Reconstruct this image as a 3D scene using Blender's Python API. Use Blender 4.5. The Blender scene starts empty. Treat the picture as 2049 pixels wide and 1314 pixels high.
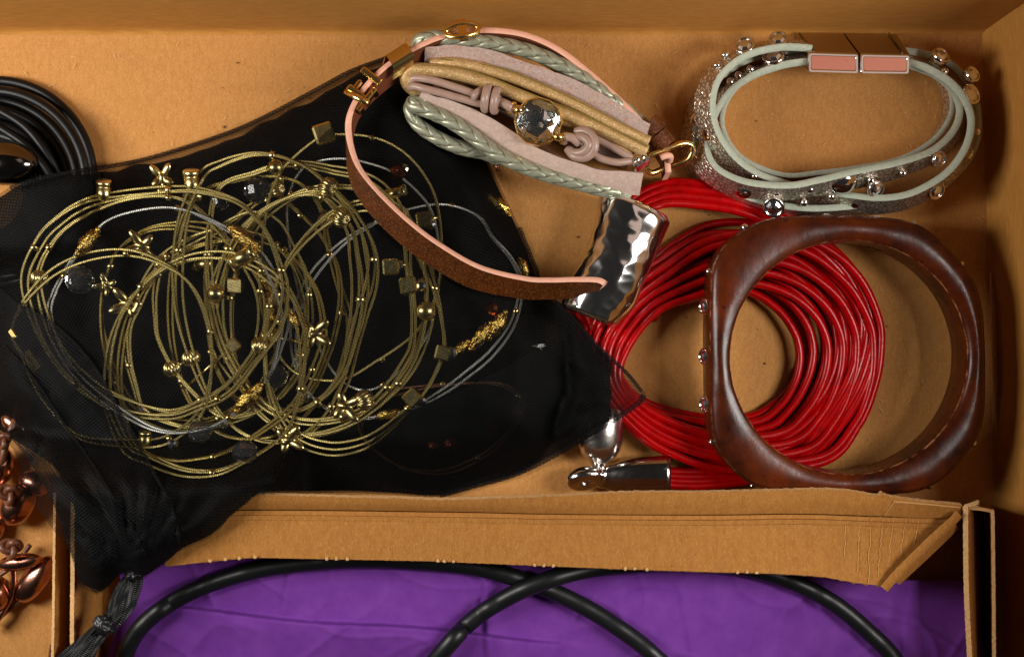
import bpy, math, random
import numpy as np
from mathutils import Vector, noise
from mathutils.geometry import delaunay_2d_cdt
random.seed(4)
rng = np.random.default_rng(4)
SC = bpy.context.scene
COL = SC.collection
R = math.radians
# ---------------------------------------------------------------- camera (1 unit = 1 cm, looking straight down)
CAMH = 36.0
PPC = 70.0                                  # photo pixels per cm on the box floor
cam_d = bpy.data.cameras.new('camera')
cam_d.sensor_width = 36.0
cam_d.lens = 36.0 * CAMH / (2049 / PPC)
cam_d.clip_start = 1.0
cam_d.clip_end = 400.0
cam = bpy.data.objects.new('camera', cam_d)
cam.location = (0, 0, CAMH)
COL.objects.link(cam)
SC.camera = cam
# ---------------------------------------------------------------- world, lamps, exposure
world = bpy.data.worlds.new('World')
SC.world = world
world.use_nodes = True
bg = world.node_tree.nodes['Background']
bg.inputs[0].default_value = (1.0, 0.95, 0.92, 1)
bg.inputs[1].default_value = 0.02

def area(name, loc, target, size, size_y, power, color):
    d = bpy.data.lights.new(name, 'AREA')
    d.shape = 'RECTANGLE'
    d.size = size
    d.size_y = size_y
    d.energy = power
    d.color = color
    o = bpy.data.objects.new(name, d)
    o.location = loc
    o.rotation_euler = (Vector(target) - Vector(loc)).to_track_quat('-Z', 'Y').to_euler()
    COL.objects.link(o)
    return o
area('softbox_left', (-28, 2, 21.5), (-1, 0, 0), 8, 17, 10600, (1.0, 0.96, 0.90))
area('softbox_right', (27, 0, 25), (2, 0, 1), 8, 17, 11800, (1.0, 0.96, 0.91))
area('clasp_pink_fill', (26, 20, 62), (8, 6, 0), 24, 20, 900, (1.0, 0.74, 0.64))  # added unseen pink panel, placed where the clasp ends mirror it
SC.view_settings.view_transform = 'Standard'
SC.view_settings.look = 'None'
SC.view_settings.exposure = 0.0
SC.view_settings.gamma = 1.0

# ---------------------------------------------------------------- coordinates
def W(px, py, z=0.0):
    k = (CAMH - z) / CAMH / PPC
    return Vector(((px - 1024.5) * k, (657 - py) * k, z))
def cm(p):                                   # pixels -> cm
    return p / PPC
def lin(c):
    out = []
    for v in c:
        v = v / 255.0
        out.append(v / 12.92 if v <= 0.04045 else ((v + 0.055) / 1.055) ** 2.4)
    return tuple(out) + (1.0,)
def sstep(a, b, x):
    if a == b:
        return 0.0
    t = min(1.0, max(0.0, (x - a) / (b - a)))
    return t * t * (3 - 2 * t)
def nz(x, y, z=0.0, s=1.0):
    return noise.noise(Vector((x * s, y * s, z)))

def spline(pts, n, closed=False):
    """Catmull-Rom through pts (any dimension), n samples evenly spaced by arc length."""
    P = np.array(pts, float)
    if closed:
        Q = np.vstack([P[-1], P, P[0], P[1]])
    else:
        Q = np.vstack([2 * P[0] - P[1], P, 2 * P[-1] - P[-2]])
    segs = len(Q) - 3
    out = []
    m = 24
    for i in range(segs):
        p0, p1, p2, p3 = Q[i:i + 4]
        for k in range(m):
            t = k / m
            out.append(0.5 * ((2 * p1) + (-p0 + p2) * t + (2 * p0 - 5 * p1 + 4 * p2 - p3) * t * t + (-p0 + 3 * p1 - 3 * p2 + p3) * t ** 3))
    out.append(Q[-2] if not closed else P[0])
    out = np.array(out)
    L = np.concatenate([[0], np.cumsum(np.linalg.norm(np.diff(out, axis=0), axis=1))])
    s = np.linspace(0, L[-1], n + 1 if closed else n)
    res = np.stack([np.interp(s, L, out[:, j]) for j in range(out.shape[1])], 1)
    return res[:-1] if closed else res

# ---------------------------------------------------------------- materials
MATS = {}
def N(nt, t, **kw):
    n = nt.nodes.new(t)
    for k, v in kw.items():
        if hasattr(n, k):
            setattr(n, k, v)
        else:
            n.inputs[k.replace('_', ' ')].default_value = v
    return n
def mat(name, col, rough=0.5, metal=0.0, col2=None, vscale=3.0, vdet=4, bump=0.0, bscale=20.0, bdist=0.02, coat=0.0,
        stretch=None, speck=None, spec=0.5, trans=0.0, ior=1.5, edge=None, wave=None, sparkle=None, rvar=0.0, sheen=0.0, edge_lo=0.53):
    m = bpy.data.materials.new(name)
    m.use_nodes = True
    nt = m.node_tree
    b = nt.nodes['Principled BSDF']
    L = nt.links.new
    b.inputs['Base Color'].default_value = lin(col)
    b.inputs['Roughness'].default_value = rough
    b.inputs['Metallic'].default_value = metal
    b.inputs['Specular IOR Level'].default_value = spec
    b.inputs['Coat Weight'].default_value = coat
    b.inputs['Coat Roughness'].default_value = 0.15
    b.inputs['IOR'].default_value = ior
    b.inputs['Transmission Weight'].default_value = trans
    b.inputs['Sheen Weight'].default_value = sheen
    tc = N(nt, 'ShaderNodeTexCoord')
    vec = tc.outputs['Object']
    if stretch:
        mp = N(nt, 'ShaderNodeMapping')
        mp.inputs['Scale'].default_value = stretch
        L(vec, mp.inputs['Vector'])
        vec = mp.outputs['Vector']
    cur = None
    if col2:
        n1 = N(nt, 'ShaderNodeTexNoise', Scale=vscale, Detail=vdet, Roughness=0.65)
        L(vec, n1.inputs['Vector'])
        r = N(nt, 'ShaderNodeValToRGB')
        r.color_ramp.elements[0].position = 0.32
        r.color_ramp.elements[1].position = 0.68
        r.color_ramp.elements[0].color = lin(col)
        r.color_ramp.elements[1].color = lin(col2)
        L(n1.outputs['Fac'], r.inputs['Fac'])
        cur = r.outputs['Color']
        L(cur, b.inputs['Base Color'])
    def mixin(fac_socket, c):
        nonlocal cur
        mx = N(nt, 'ShaderNodeMix', data_type='RGBA')
        L(fac_socket, mx.inputs[0])
        if cur is not None:
            L(cur, mx.inputs[6])
        else:
            mx.inputs[6].default_value = lin(col)
        mx.inputs[7].default_value = lin(c)
        cur = mx.outputs[2]
        L(cur, b.inputs['Base Color'])
    for sp in (speck or []):                 # (scale, threshold, colour, strength)
        n2 = N(nt, 'ShaderNodeTexNoise', Scale=sp[0], Detail=3.0, Roughness=0.6)
        L(vec if len(sp) < 5 else tc.outputs['Object'], n2.inputs['Vector'])
        r = N(nt, 'ShaderNodeValToRGB')
        r.color_ramp.elements[0].position = sp[1]
        r.color_ramp.elements[1].position = min(1, sp[1] + 0.06)
        r.color_ramp.elements[0].color = (0, 0, 0, 1)
        r.color_ramp.elements[1].color = (sp[3],) * 3 + (1,)
        L(n2.outputs['Fac'], r.inputs['Fac'])
        mixin(r.outputs['Color'], sp[2])
    if edge:                                 # worn edges (wear follows the convex edges of the thing itself)
        g = N(nt, 'ShaderNodeNewGeometry')
        r = N(nt, 'ShaderNodeValToRGB')
        r.color_ramp.elements[0].position = edge_lo
        r.color_ramp.elements[1].position = edge_lo + 0.08
        L(g.outputs['Pointiness'], r.inputs['Fac'])
        mixin(r.outputs['Color'], edge)
    if rvar:
        n4 = N(nt, 'ShaderNodeTexNoise', Scale=vscale * 2.5, Detail=5.0)
        L(vec, n4.inputs['Vector'])
        mr = N(nt, 'ShaderNodeMapRange')
        mr.inputs['To Min'].default_value = max(0.02, rough - rvar)
        mr.inputs['To Max'].default_value = min(1, rough + rvar)
        L(n4.outputs['Fac'], mr.inputs['Value'])
        L(mr.outputs['Result'], b.inputs['Roughness'])
    hs = None
    if bump:
        n3 = N(nt, 'ShaderNodeTexNoise', Scale=bscale, Detail=4.0, Roughness=0.6)
        L(vec, n3.inputs['Vector'])
        hs = n3.outputs['Fac']
    if sparkle:                              # glittering grains: voronoi cells with tilted normals
        v = N(nt, 'ShaderNodeTexVoronoi', Scale=sparkle)
        L(tc.outputs['Object'], v.inputs['Vector'])
        hs2 = v.outputs['Color']
        if hs is None:
            hs = hs2
            bump = bump or 0.6
        else:
            ad = N(nt, 'ShaderNodeMath', operation='ADD')
            L(hs, ad.inputs[0]); L(hs2, ad.inputs[1])
            hs = ad.outputs[0]
    if wave:                                 # twisted/braided thread along the tube: (along, around, strength)
        at = N(nt, 'ShaderNodeAttribute', attribute_name='tube')
        sx = N(nt, 'ShaderNodeSeparateXYZ')
        L(at.outputs['Vector'], sx.inputs[0])
        m1 = N(nt, 'ShaderNodeMath', operation='MULTIPLY'); m1.inputs[1].default_value = wave[0]
        m2 = N(nt, 'ShaderNodeMath', operation='MULTIPLY'); m2.inputs[1].default_value = wave[1]
        L(sx.outputs[0], m1.inputs[0]); L(sx.outputs[1], m2.inputs[0])
        ps = N(nt, 'ShaderNodeMath', operation='ADD'); ms = N(nt, 'ShaderNodeMath', operation='SUBTRACT')
        L(m1.outputs[0], ps.inputs[0]); L(m2.outputs[0], ps.inputs[1])
        L(m1.outputs[0], ms.inputs[0]); L(m2.outputs[0], ms.inputs[1])
        s1 = N(nt, 'ShaderNodeMath', operation='SINE'); s2 = N(nt, 'ShaderNodeMath', operation='SINE')
        L(ps.outputs[0], s1.inputs[0]); L(ms.outputs[0], s2.inputs[0])
        pr = N(nt, 'ShaderNodeMath', operation='MULTIPLY')
        L(s1.outputs[0], pr.inputs[0]); L(s2.outputs[0], pr.inputs[1])
        hs = pr.outputs[0]
        bump = wave[2]
    if hs is not None:
        bp = N(nt, 'ShaderNodeBump')
        bp.inputs['Strength'].default_value = bump
        bp.inputs['Distance'].default_value = bdist
        L(hs, bp.inputs['Height'])
        L(bp.outputs['Normal'], b.inputs['Normal'])
    MATS[name] = m
    return m

card = mat('cardboard', (178, 122, 62), 0.85, col2=(194, 138, 76), vscale=5.0, vdet=10, bump=0.45, bscale=24, bdist=0.02, stretch=(1.6, 0.6, 1),
           speck=[(14, 0.56, (206, 158, 98), 0.35), (24, 0.58, (214, 168, 108), 0.4), (28, 0.58, (140, 90, 42), 0.6), (1.1, 0.60, (166, 118, 66), 0.35, 1), (6.5, 0.70, (92, 60, 34), 0.85, 1)], spec=0.25)
card_wall = mat('cardboard_wall', (170, 114, 46), 0.85, col2=(188, 132, 62), vscale=3.0, vdet=10, bump=0.22, bscale=24, bdist=0.02, stretch=(0.7, 1.0, 3.2),  # same board as the floor, wall shade put into a darker tone
                speck=[(30, 0.63, (210, 160, 98), 0.5), (46, 0.66, (130, 80, 36), 0.5)], spec=0.25)
card_side = mat('cardboard_side', (170, 114, 46), 0.85, col2=(188, 132, 62), vscale=3.0, vdet=10, bump=0.22, bscale=24, bdist=0.02, stretch=(1.0, 0.7, 3.2),  # floor board again, with the wall's shade in its colour
                speck=[(30, 0.63, (210, 160, 98), 0.5), (46, 0.66, (130, 80, 36), 0.5)], spec=0.25)
carton = mat('carton_board', (152, 98, 40), 0.85, col2=(168, 114, 52), vscale=5.0, vdet=10, bump=0.45, bscale=26, bdist=0.02, stretch=(1.7, 0.45, 1),
             speck=[(16, 0.56, (188, 136, 74), 0.35), (24, 0.58, (196, 146, 86), 0.4), (28, 0.58, (128, 80, 32), 0.6), (1.3, 0.60, (150, 104, 52), 0.35, 1), (7, 0.70, (96, 64, 34), 0.7, 1)], spec=0.25)
torn = mat('torn_board', (222, 180, 128), 0.95, col2=(200, 152, 98), vscale=18, bump=0.6, bscale=40, bdist=0.03, spec=0.1)
tissue = mat('purple_tissue', (104, 44, 140), 0.8, col2=(116, 56, 150), vscale=1.6, vdet=10, bump=0.25, bscale=30, bdist=0.012,
             speck=[(26, 0.68, (132, 82, 160), 0.35), (60, 0.70, (60, 16, 92), 0.4)], spec=0.25)
rubber = mat('black_rubber', (17, 19, 20), 0.42, bump=0.08, bscale=60, bdist=0.01, speck=[(9, 0.70, (84, 92, 92), 0.5), (30, 0.70, (60, 66, 66), 0.5)], spec=0.45)
red = mat('red_leather', (184, 0, 4), 0.24, col2=(150, 0, 3), vscale=4, bump=0.3, bscale=30, bdist=0.012, spec=0.32)
wood = mat('bangle_wood', (38, 13, 8), 0.27, col2=(92, 36, 9), vscale=0.9, vdet=10, bump=0.14, bscale=7, bdist=0.03, coat=0.0, stretch=(1.0, 0.8, 0.8), spec=0.26,
           speck=[(8, 0.62, (32, 15, 14), 0.7), (30, 0.68, (112, 80, 62), 0.35)], rvar=0.12)
silver = mat('polished_silver', (230, 226, 222), 0.13, 1.0)
silver_scuff = mat('scuffed_silver', (188, 180, 176), 0.13, 1.0, bump=0.12, bscale=5, bdist=0.02, rvar=0.06)
silver_soft = mat('worn_silver', (214, 208, 202), 0.24, 1.0, bump=0.1, bscale=4, bdist=0.02, rvar=0.08)
gunmetal = mat('gunmetal', (120, 112, 106), 0.1, 1.0)
gold = mat('yellow_gold', (244, 208, 132), 0.22, 1.0)
gold_bright = mat('nugget_gold', (234, 194, 100), 0.27, 1.0, bump=0.5, bscale=16, bdist=0.05)
copper_wire = mat('copper_thread', (120, 84, 62), 0.4, 1.0, wave=(62, 2.0, 0.5), bdist=0.02)
brass = mat('pale_brass', (226, 206, 140), 0.27, 1.0, rvar=0.08)
gold_wire = mat('gold_thread', (208, 188, 118), 0.38, 1.0, wave=(62, 2.0, 0.5), bdist=0.02)
gold_wire_dim = mat('aged_gold_thread', (190, 166, 92), 0.42, 1.0, wave=(62, 2.0, 0.5), bdist=0.02)
silver_wire = mat('steel_thread', (206, 206, 200), 0.34, 1.0, wave=(62, 2.0, 0.5), bdist=0.02)
copper = mat('copper_plate', (186, 134, 114), 0.24, 1.0, col2=(146, 94, 76), vscale=2, bump=0.2, bscale=5, bdist=0.03, rvar=0.06)
copper_dim = mat('copper_bead', (196, 106, 66), 0.2, 1.0)
leather_brown = mat('brown_leather_cord', (84, 46, 30), 0.38, col2=(112, 66, 44), vscale=8, bump=0.3, bscale=20, bdist=0.02)
rose_edge = mat('pink_leather_edge', (232, 176, 150), 0.6, col2=(222, 162, 136), vscale=8, bump=0.1, bscale=40)
rose_face = mat('bronze_leather', (92, 42, 8), 0.4, 0.3, col2=(62, 27, 5), vscale=2, bump=0.6, bscale=26, bdist=0.02, speck=[(40, 0.57, (196, 124, 60), 0.8), (30, 0.60, (60, 28, 8), 0.6)])  # bright specks put the leather's sparkle into the colour
rose_lining = mat('rust_lining', (118, 62, 34), 0.55, col2=(100, 50, 28), vscale=5, bump=0.2, bscale=30)
braid_m = mat('sage_metallic_leather', (150, 152, 128), 0.36, 0.45, col2=(178, 180, 158), vscale=6, bump=0.4, bscale=34, bdist=0.012)
braid_core = mat('braid_core', (88, 70, 44), 0.7)
suede = mat('lilac_suede', (182, 158, 146), 0.85, col2=(160, 136, 126), vscale=9, vdet=8, bump=0.5, bscale=44, bdist=0.02,
            speck=[(12, 0.56, (178, 116, 84), 0.6), (22, 0.58, (118, 98, 98), 0.7), (26, 0.60, (216, 198, 190), 0.6)], sheen=0.1)
suede_pale = mat('taupe_suede', (192, 166, 152), 0.75, col2=(176, 150, 138), vscale=8, vdet=8, bump=0.6, bscale=20, bdist=0.02,
                 speck=[(22, 0.61, (134, 110, 100), 0.6), (18, 0.60, (214, 194, 184), 0.5)], spec=0.45)
gold_leather = mat('gold_leather', (196, 160, 108), 0.45, 0.35, col2=(172, 134, 82), vscale=3, bump=0.6, bscale=40, bdist=0.02, speck=[(24, 0.57, (250, 222, 164), 0.8), (20, 0.60, (124, 90, 46), 0.7)])  # glitter glints painted as bright specks
gold_stitch = mat('gold_seam', (126, 104, 34), 0.6)
taupe = mat('taupe_cord', (170, 140, 126), 0.34, col2=(158, 128, 114), vscale=5, bump=0.12, bscale=18, bdist=0.02)
sage_edge = mat('pale_green_edge', (176, 180, 160), 0.7, col2=(152, 162, 146), vscale=9, vdet=8, bump=0.2, bscale=40,
                speck=[(30, 0.66, (200, 186, 150), 0.5)])
pebble = mat('pebbled_silver', (176, 164, 146), 0.34, 0.9)
tan_lining = mat('tan_lining', (176, 126, 88), 0.7, col2=(160, 110, 74), vscale=6, bump=0.2, bscale=30)
pink_reflect = mat('pink_reflection', (236, 168, 148), 0.16, 1.0, speck=[(1.6, 0.66, (66, 56, 56), 0.85)])  # pink reflection put into the base colour; dark specks are wear
clasp_side = mat('brushed_clasp', (176, 150, 122), 0.2, 1.0, bump=0.15, bscale=6, stretch=(1, 8, 8))
black_leather = mat('black_leather', (8, 9, 11), 0.42, bump=0.35, bscale=30, bdist=0.012, spec=0.28)
stone = mat('rhinestone', (240, 244, 248), 0.16, 1.0)
glass = mat('crystal_glass', (246, 248, 250), 0.0, 0.0, trans=1.0, ior=1.52)
bead_glass = mat('crystal_bead_glass', (244, 247, 250), 0.0, 0.0, trans=0.985, ior=1.6)
foil = mat('foil_back', (246, 246, 240), 0.1, 1.0)
lint_m = mat('lint', (170, 170, 168), 0.9)

def braid_gaps(m):
    """the brown core thread shows between the plaited straps"""
    nt = m.node_tree
    b = nt.nodes['Principled BSDF']
    src = b.inputs['Base Color'].links[0].from_socket
    at = N(nt, 'ShaderNodeAttribute', attribute_name='tube')
    sx = N(nt, 'ShaderNodeSeparateXYZ')
    nt.links.new(at.outputs['Vector'], sx.inputs[0])
    r = N(nt, 'ShaderNodeMapRange')
    r.inputs['From Min'].default_value = 0.12
    r.inputs['From Max'].default_value = 0.5
    nt.links.new(sx.outputs[2], r.inputs['Value'])
    mx = N(nt, 'ShaderNodeMix', data_type='RGBA')
    mx.inputs[6].default_value = lin((84, 66, 40))
    nt.links.new(r.outputs['Result'], mx.inputs[0]); nt.links.new(src, mx.inputs[7])
    nt.links.new(mx.outputs[2], b.inputs['Base Color'])
braid_gaps(braid_m)
def worn(m, c):
    """varnish rubbed off along the rims (wear marked on the mesh), broken up by grain"""
    nt = m.node_tree
    b = nt.nodes['Principled BSDF']
    src = b.inputs['Base Color'].links[0].from_socket
    at = N(nt, 'ShaderNodeAttribute', attribute_name='tube')
    sx = N(nt, 'ShaderNodeSeparateXYZ')
    nt.links.new(at.outputs['Vector'], sx.inputs[0])
    tc = N(nt, 'ShaderNodeTexCoord')
    n = N(nt, 'ShaderNodeTexNoise', Scale=2.6, Detail=8.0, Roughness=0.7)
    nt.links.new(tc.outputs['Object'], n.inputs['Vector'])
    ma = N(nt, 'ShaderNodeMath', operation='MULTIPLY')
    nt.links.new(sx.outputs[2], ma.inputs[0]); nt.links.new(n.outputs['Fac'], ma.inputs[1])
    r = N(nt, 'ShaderNodeMapRange')
    r.inputs['From Min'].default_value = 0.42
    r.inputs['From Max'].default_value = 0.56
    nt.links.new(ma.outputs[0], r.inputs['Value'])
    mx = N(nt, 'ShaderNodeMix', data_type='RGBA')
    mx.inputs[7].default_value = lin(c)
    nt.links.new(r.outputs['Result'], mx.inputs[0]); nt.links.new(src, mx.inputs[6])
    nt.links.new(mx.outputs[2], b.inputs['Base Color'])
worn(wood, (168, 116, 78))
def pebble_relief(m, scale, dist):
    nt = m.node_tree
    b = nt.nodes['Principled BSDF']
    tc = N(nt, 'ShaderNodeTexCoord')
    v = N(nt, 'ShaderNodeTexVoronoi', Scale=scale, feature='DISTANCE_TO_EDGE')
    nt.links.new(tc.outputs['Object'], v.inputs['Vector'])
    r = N(nt, 'ShaderNodeValToRGB')
    r.color_ramp.elements[1].position = 0.2
    nt.links.new(v.outputs['Distance'], r.inputs['Fac'])
    bp = N(nt, 'ShaderNodeBump')
    bp.inputs['Strength'].default_value = 0.6
    bp.inputs['Distance'].default_value = dist
    nt.links.new(r.outputs['Color'], bp.inputs['Height'])
    nt.links.new(bp.outputs['Normal'], b.inputs['Normal'])
    mx = N(nt, 'ShaderNodeMix', data_type='RGBA')
    mx.inputs[6].default_value = lin((140, 122, 100))
    mx.inputs[7].default_value = lin((240, 232, 218))
    nt.links.new(r.outputs['Color'], mx.inputs[0])
    nt.links.new(mx.outputs[2], b.inputs['Base Color'])
pebble_relief(pebble, 8, 0.025)

def fabric(name, col, opacity, weave, ang, contrast, rough=0.55):
    """sheer woven organza: threads opaque, gaps clear"""
    m = bpy.data.materials.new(name)
    m.use_nodes = True
    nt = m.node_tree
    L = nt.links.new
    b = nt.nodes['Principled BSDF']
    b.inputs['Base Color'].default_value = lin(col)
    b.inputs['Roughness'].default_value = rough
    b.inputs['Sheen Weight'].default_value = 0.03
    b.inputs['Sheen Roughness'].default_value = 0.4
    b.inputs['Specular IOR Level'].default_value = 0.08
    tc = N(nt, 'ShaderNodeTexCoord')
    waves = []
    nzt = N(nt, 'ShaderNodeTexNoise', Scale=0.35, Detail=2.0)
    L(tc.outputs['Object'], nzt.inputs['Vector'])
    for a, sc in ((ang, weave), (ang + 78, weave * 0.93)):
        mp = N(nt, 'ShaderNodeMapping')
        mp.inputs['Rotation'].default_value = (0, 0, R(a))
        L(tc.outputs['Object'], mp.inputs['Vector'])
        sx = N(nt, 'ShaderNodeSeparateXYZ')
        L(mp.outputs['Vector'], sx.inputs[0])
        mu = N(nt, 'ShaderNodeMath', operation='MULTIPLY'); mu.inputs[1].default_value = sc
        L(sx.outputs[0], mu.inputs[0])
        ma = N(nt, 'ShaderNodeMath', operation='MULTIPLY_ADD'); ma.inputs[1].default_value = 26.0
        L(nzt.outputs['Fac'], ma.inputs[0]); L(mu.outputs[0], ma.inputs[2])
        si = N(nt, 'ShaderNodeMath', operation='SINE')
        L(ma.outputs[0], si.inputs[0])
        waves.append(si.outputs[0])
    mxm = N(nt, 'ShaderNodeMath', operation='MAXIMUM')
    L(waves[0], mxm.inputs[0]); L(waves[1], mxm.inputs[1])
    big = N(nt, 'ShaderNodeTexNoise', Scale=0.5, Detail=4.0)
    L(tc.outputs['Object'], big.inputs['Vector'])
    mr = N(nt, 'ShaderNodeMapRange')
    mr.inputs['From Min'].default_value = -1
    mr.inputs['From Max'].default_value = 1
    mr.inputs['To Min'].default_value = max(0, opacity - contrast)
    mr.inputs['To Max'].default_value = min(1, opacity + contrast)
    L(mxm.outputs[0], mr.inputs['Value'])
    ad = N(nt, 'ShaderNodeMath', operation='MULTIPLY_ADD'); ad.inputs[1].default_value = 0.22; ad.use_clamp = True
    sb = N(nt, 'ShaderNodeMath', operation='SUBTRACT'); sb.inputs[1].default_value = 0.11
    L(big.outputs['Fac'], ad.inputs[0]); L(mr.outputs['Result'], sb.inputs[0]); L(sb.outputs[0], ad.inputs[2])
    bp = N(nt, 'ShaderNodeBump'); bp.inputs['Strength'].default_value = 0.4; bp.inputs['Distance'].default_value = 0.015
    L(mxm.outputs[0], bp.inputs['Height']); L(bp.outputs['Normal'], b.inputs['Normal'])
    tr = N(nt, 'ShaderNodeBsdfTransparent')
    mx = N(nt, 'ShaderNodeMixShader')
    L(ad.outputs[0], mx.inputs[0]); L(tr.outputs[0], mx.inputs[1]); L(b.outputs[0], mx.inputs[2])
    out = nt.nodes['Material Output']
    L(mx.outputs[0], out.inputs['Surface'])
    return m
organza = fabric('black_organza', (9, 9, 9), 0.34, 84, 34, 0.21)
organza_back = fabric('black_organza_back', (7, 6, 6), 0.93, 86, 12, 0.08)
organza_hem = fabric('black_organza_hem', (7, 7, 8), 0.68, 84, 52, 0.22)
organza_edge = fabric('black_organza_seam', (14, 14, 15), 0.45, 80, 20, 0.2)
ribbon_m = mat('black_ribbon', (16, 17, 20), 0.42, wave=(60, 2.0, 0.8), bdist=0.02, spec=0.5)

# ---------------------------------------------------------------- mesh builder
class MB:
    def __init__(s):
        s.v = []; s.f = []; s.mi = []; s.sm = []; s.tube = []
    def add(s, verts, faces, mi=0, smooth=True, tube=None):
        o = len(s.v)
        s.v += [tuple(v) for v in verts]
        s.tube += [tuple(t) for t in tube] if tube is not None else [(0, 0, 0)] * len(verts)
        s.f += [tuple(i + o for i in f) for f in faces]
        s.mi += [mi] * len(faces)
        s.sm += [smooth] * len(faces)
        return s
    def build(s, name, mats, parent=None):
        me = bpy.data.meshes.new(name)
        c = np.mean(np.array(s.v), axis=0) if s.v else np.zeros(3)
        base = Vector((0, 0, 0))
        me.from_pydata(s.v, [], s.f)
        if not isinstance(mats, (list, tuple)):
            mats = [mats]
        for m in mats:
            me.materials.append(m)
        me.polygons.foreach_set('material_index', s.mi)
        me.polygons.foreach_set('use_smooth', s.sm)
        at = me.attributes.new('tube', 'FLOAT_VECTOR', 'POINT')
        at.data.foreach_set('vector', np.array(s.tube, 'f').ravel())
        me.update()
        o = bpy.data.objects.new(name, me)
        COL.objects.link(o)
        if parent is not None:
            o.parent = parent
            o.matrix_parent_inverse = parent.matrix_basis.inverted()
        return o
def thing(name, label, cat, loc, group=None):
    o = bpy.data.objects.new(name, None)
    o.empty_display_size = 0.5
    o.location = loc
    COL.objects.link(o)
    tag(o, label, cat, group)
    return o
def tag(o, label, cat, group=None):
    o['label'] = label
    o['category'] = cat
    if group:
        o['group'] = group
    return o

def frames(P, closed=False):
    P = np.array(P, float)
    if closed:
        T = np.roll(P, -1, 0) - np.roll(P, 1, 0)
    else:
        T = np.gradient(P, axis=0)
    T /= np.linalg.norm(T, axis=1)[:, None] + 1e-12
    up = np.array([0, 0, 1.0])
    S = np.cross(T, up)
    ln = np.linalg.norm(S, axis=1)[:, None]
    S = np.where(ln > 0.05, S / (ln + 1e-12), np.array([1.0, 0, 0]))
    U = np.cross(S, T)
    return P, T, S, U
def tube(mb, P, r, sides=8, closed=False, mi=0, flat=1.0, cap=True):
    P, T, S, U = frames(P, closed)
    n = len(P)
    rr = np.full(n, r) if np.isscalar(r) else np.array(r)
    L = np.concatenate([[0], np.cumsum(np.linalg.norm(np.diff(P, axis=0), axis=1))])
    vs, ts, fs = [], [], []
    m = sides + 1
    for i in range(n):
        for k in range(m):
            a = -math.pi / 2 + 2 * math.pi * k / sides
            vs.append(P[i] + (S[i] * math.cos(a) + U[i] * math.sin(a) * flat) * rr[i])
            ts.append((L[i], a, 0))
    if closed:
        for k in range(m):
            vs.append(np.array(vs[k])); a = ts[k][1]
            ts.append((L[-1] + np.linalg.norm(P[0] - P[-1]), a, 0))
        n += 1
    for i in range(n - 1):
        for k in range(sides):
            fs.append((i * m + k, i * m + k + 1, (i + 1) * m + k + 1, (i + 1) * m + k))
    if cap and not closed:
        fs.append(tuple(range(sides))[::-1])
        fs.append(tuple((n - 1) * m + k for k in range(sides)))
    mb.add(vs, fs, mi, True, ts)
    return mb
def lathe(mb, base, axis, prof, sides=20, mi=0, smooth=True, flute=0, fl_amp=0.0):
    """prof: list of (along, radius)"""
    ax = Vector(axis).normalized()
    q = ax.to_track_quat('Z', 'X')
    vs, fs = [], []
    for (h, r) in prof:
        for k in range(sides):
            a = 2 * math.pi * k / sides
            rad = r * (1 + (fl_amp * math.cos(flute * a) if flute else 0))
            vs.append(Vector(base) + q @ Vector((rad * math.cos(a), rad * math.sin(a), h)))
    for i in range(len(prof) - 1):
        for k in range(sides):
            k2 = (k + 1) % sides
            fs.append((i * sides + k, i * sides + k2, (i + 1) * sides + k2, (i + 1) * sides + k))
    fs.append(tuple(range(sides))[::-1])
    fs.append(tuple((len(prof) - 1) * sides + k for k in range(sides)))
    mb.add(vs, fs, mi, smooth)
    return mb
def ball(mb, c, r, seg=14, rings=9, mi=0, scale=(1, 1, 1), axis=(0, 0, 1), smooth=True, flute=0, fl=0.0, bumpy=0.0, bs=3.0):
    q = Vector(axis).normalized().to_track_quat('Z', 'Y')
    vs, fs = [], []
    for i in range(rings + 1):
        th = math.pi * i / rings
        for k in range(seg):
            a = 2 * math.pi * k / seg
            d = Vector((math.sin(th) * math.cos(a), math.sin(th) * math.sin(a), math.cos(th)))
            rad = r * (1 + (fl * math.cos(flute * a) * math.sin(th) if flute else 0))
            if bumpy:
                rad *= 1 + bumpy * noise.noise(d * bs + Vector(c) * 3.1)
            vs.append(Vector(c) + q @ Vector((d.x * scale[0] * rad, d.y * scale[1] * rad, d.z * scale[2] * rad)))
    for i in range(rings):
        for k in range(seg):
            k2 = (k + 1) % seg
            fs.append((i * seg + k, (i + 1) * seg + k, (i + 1) * seg + k2, i * seg + k2))
    mb.add(vs, fs, mi, smooth)
    return mb
def torus(mb, c, R1, r, axis, n=28, sides=8, mi=0, sc=(1, 1)):
    q = Vector(axis).normalized().to_track_quat('Z', 'Y')
    vs, fs = [], []
    for i in range(n):
        a = 2 * math.pi * i / n
        for k in range(sides):
            b = 2 * math.pi * k / sides
            vs.append(Vector(c) + q @ Vector(((R1 + r * math.cos(b)) * math.cos(a) * sc[0], (R1 + r * math.cos(b)) * math.sin(a) * sc[1], r * math.sin(b))))
    for i in range(n):
        for k in range(sides):
            fs.append((i * sides + k, ((i + 1) % n) * sides + k, ((i + 1) % n) * sides + (k + 1) % sides, i * sides + (k + 1) % sides))
    mb.add(vs, fs, mi, True)
    return mb
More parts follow.
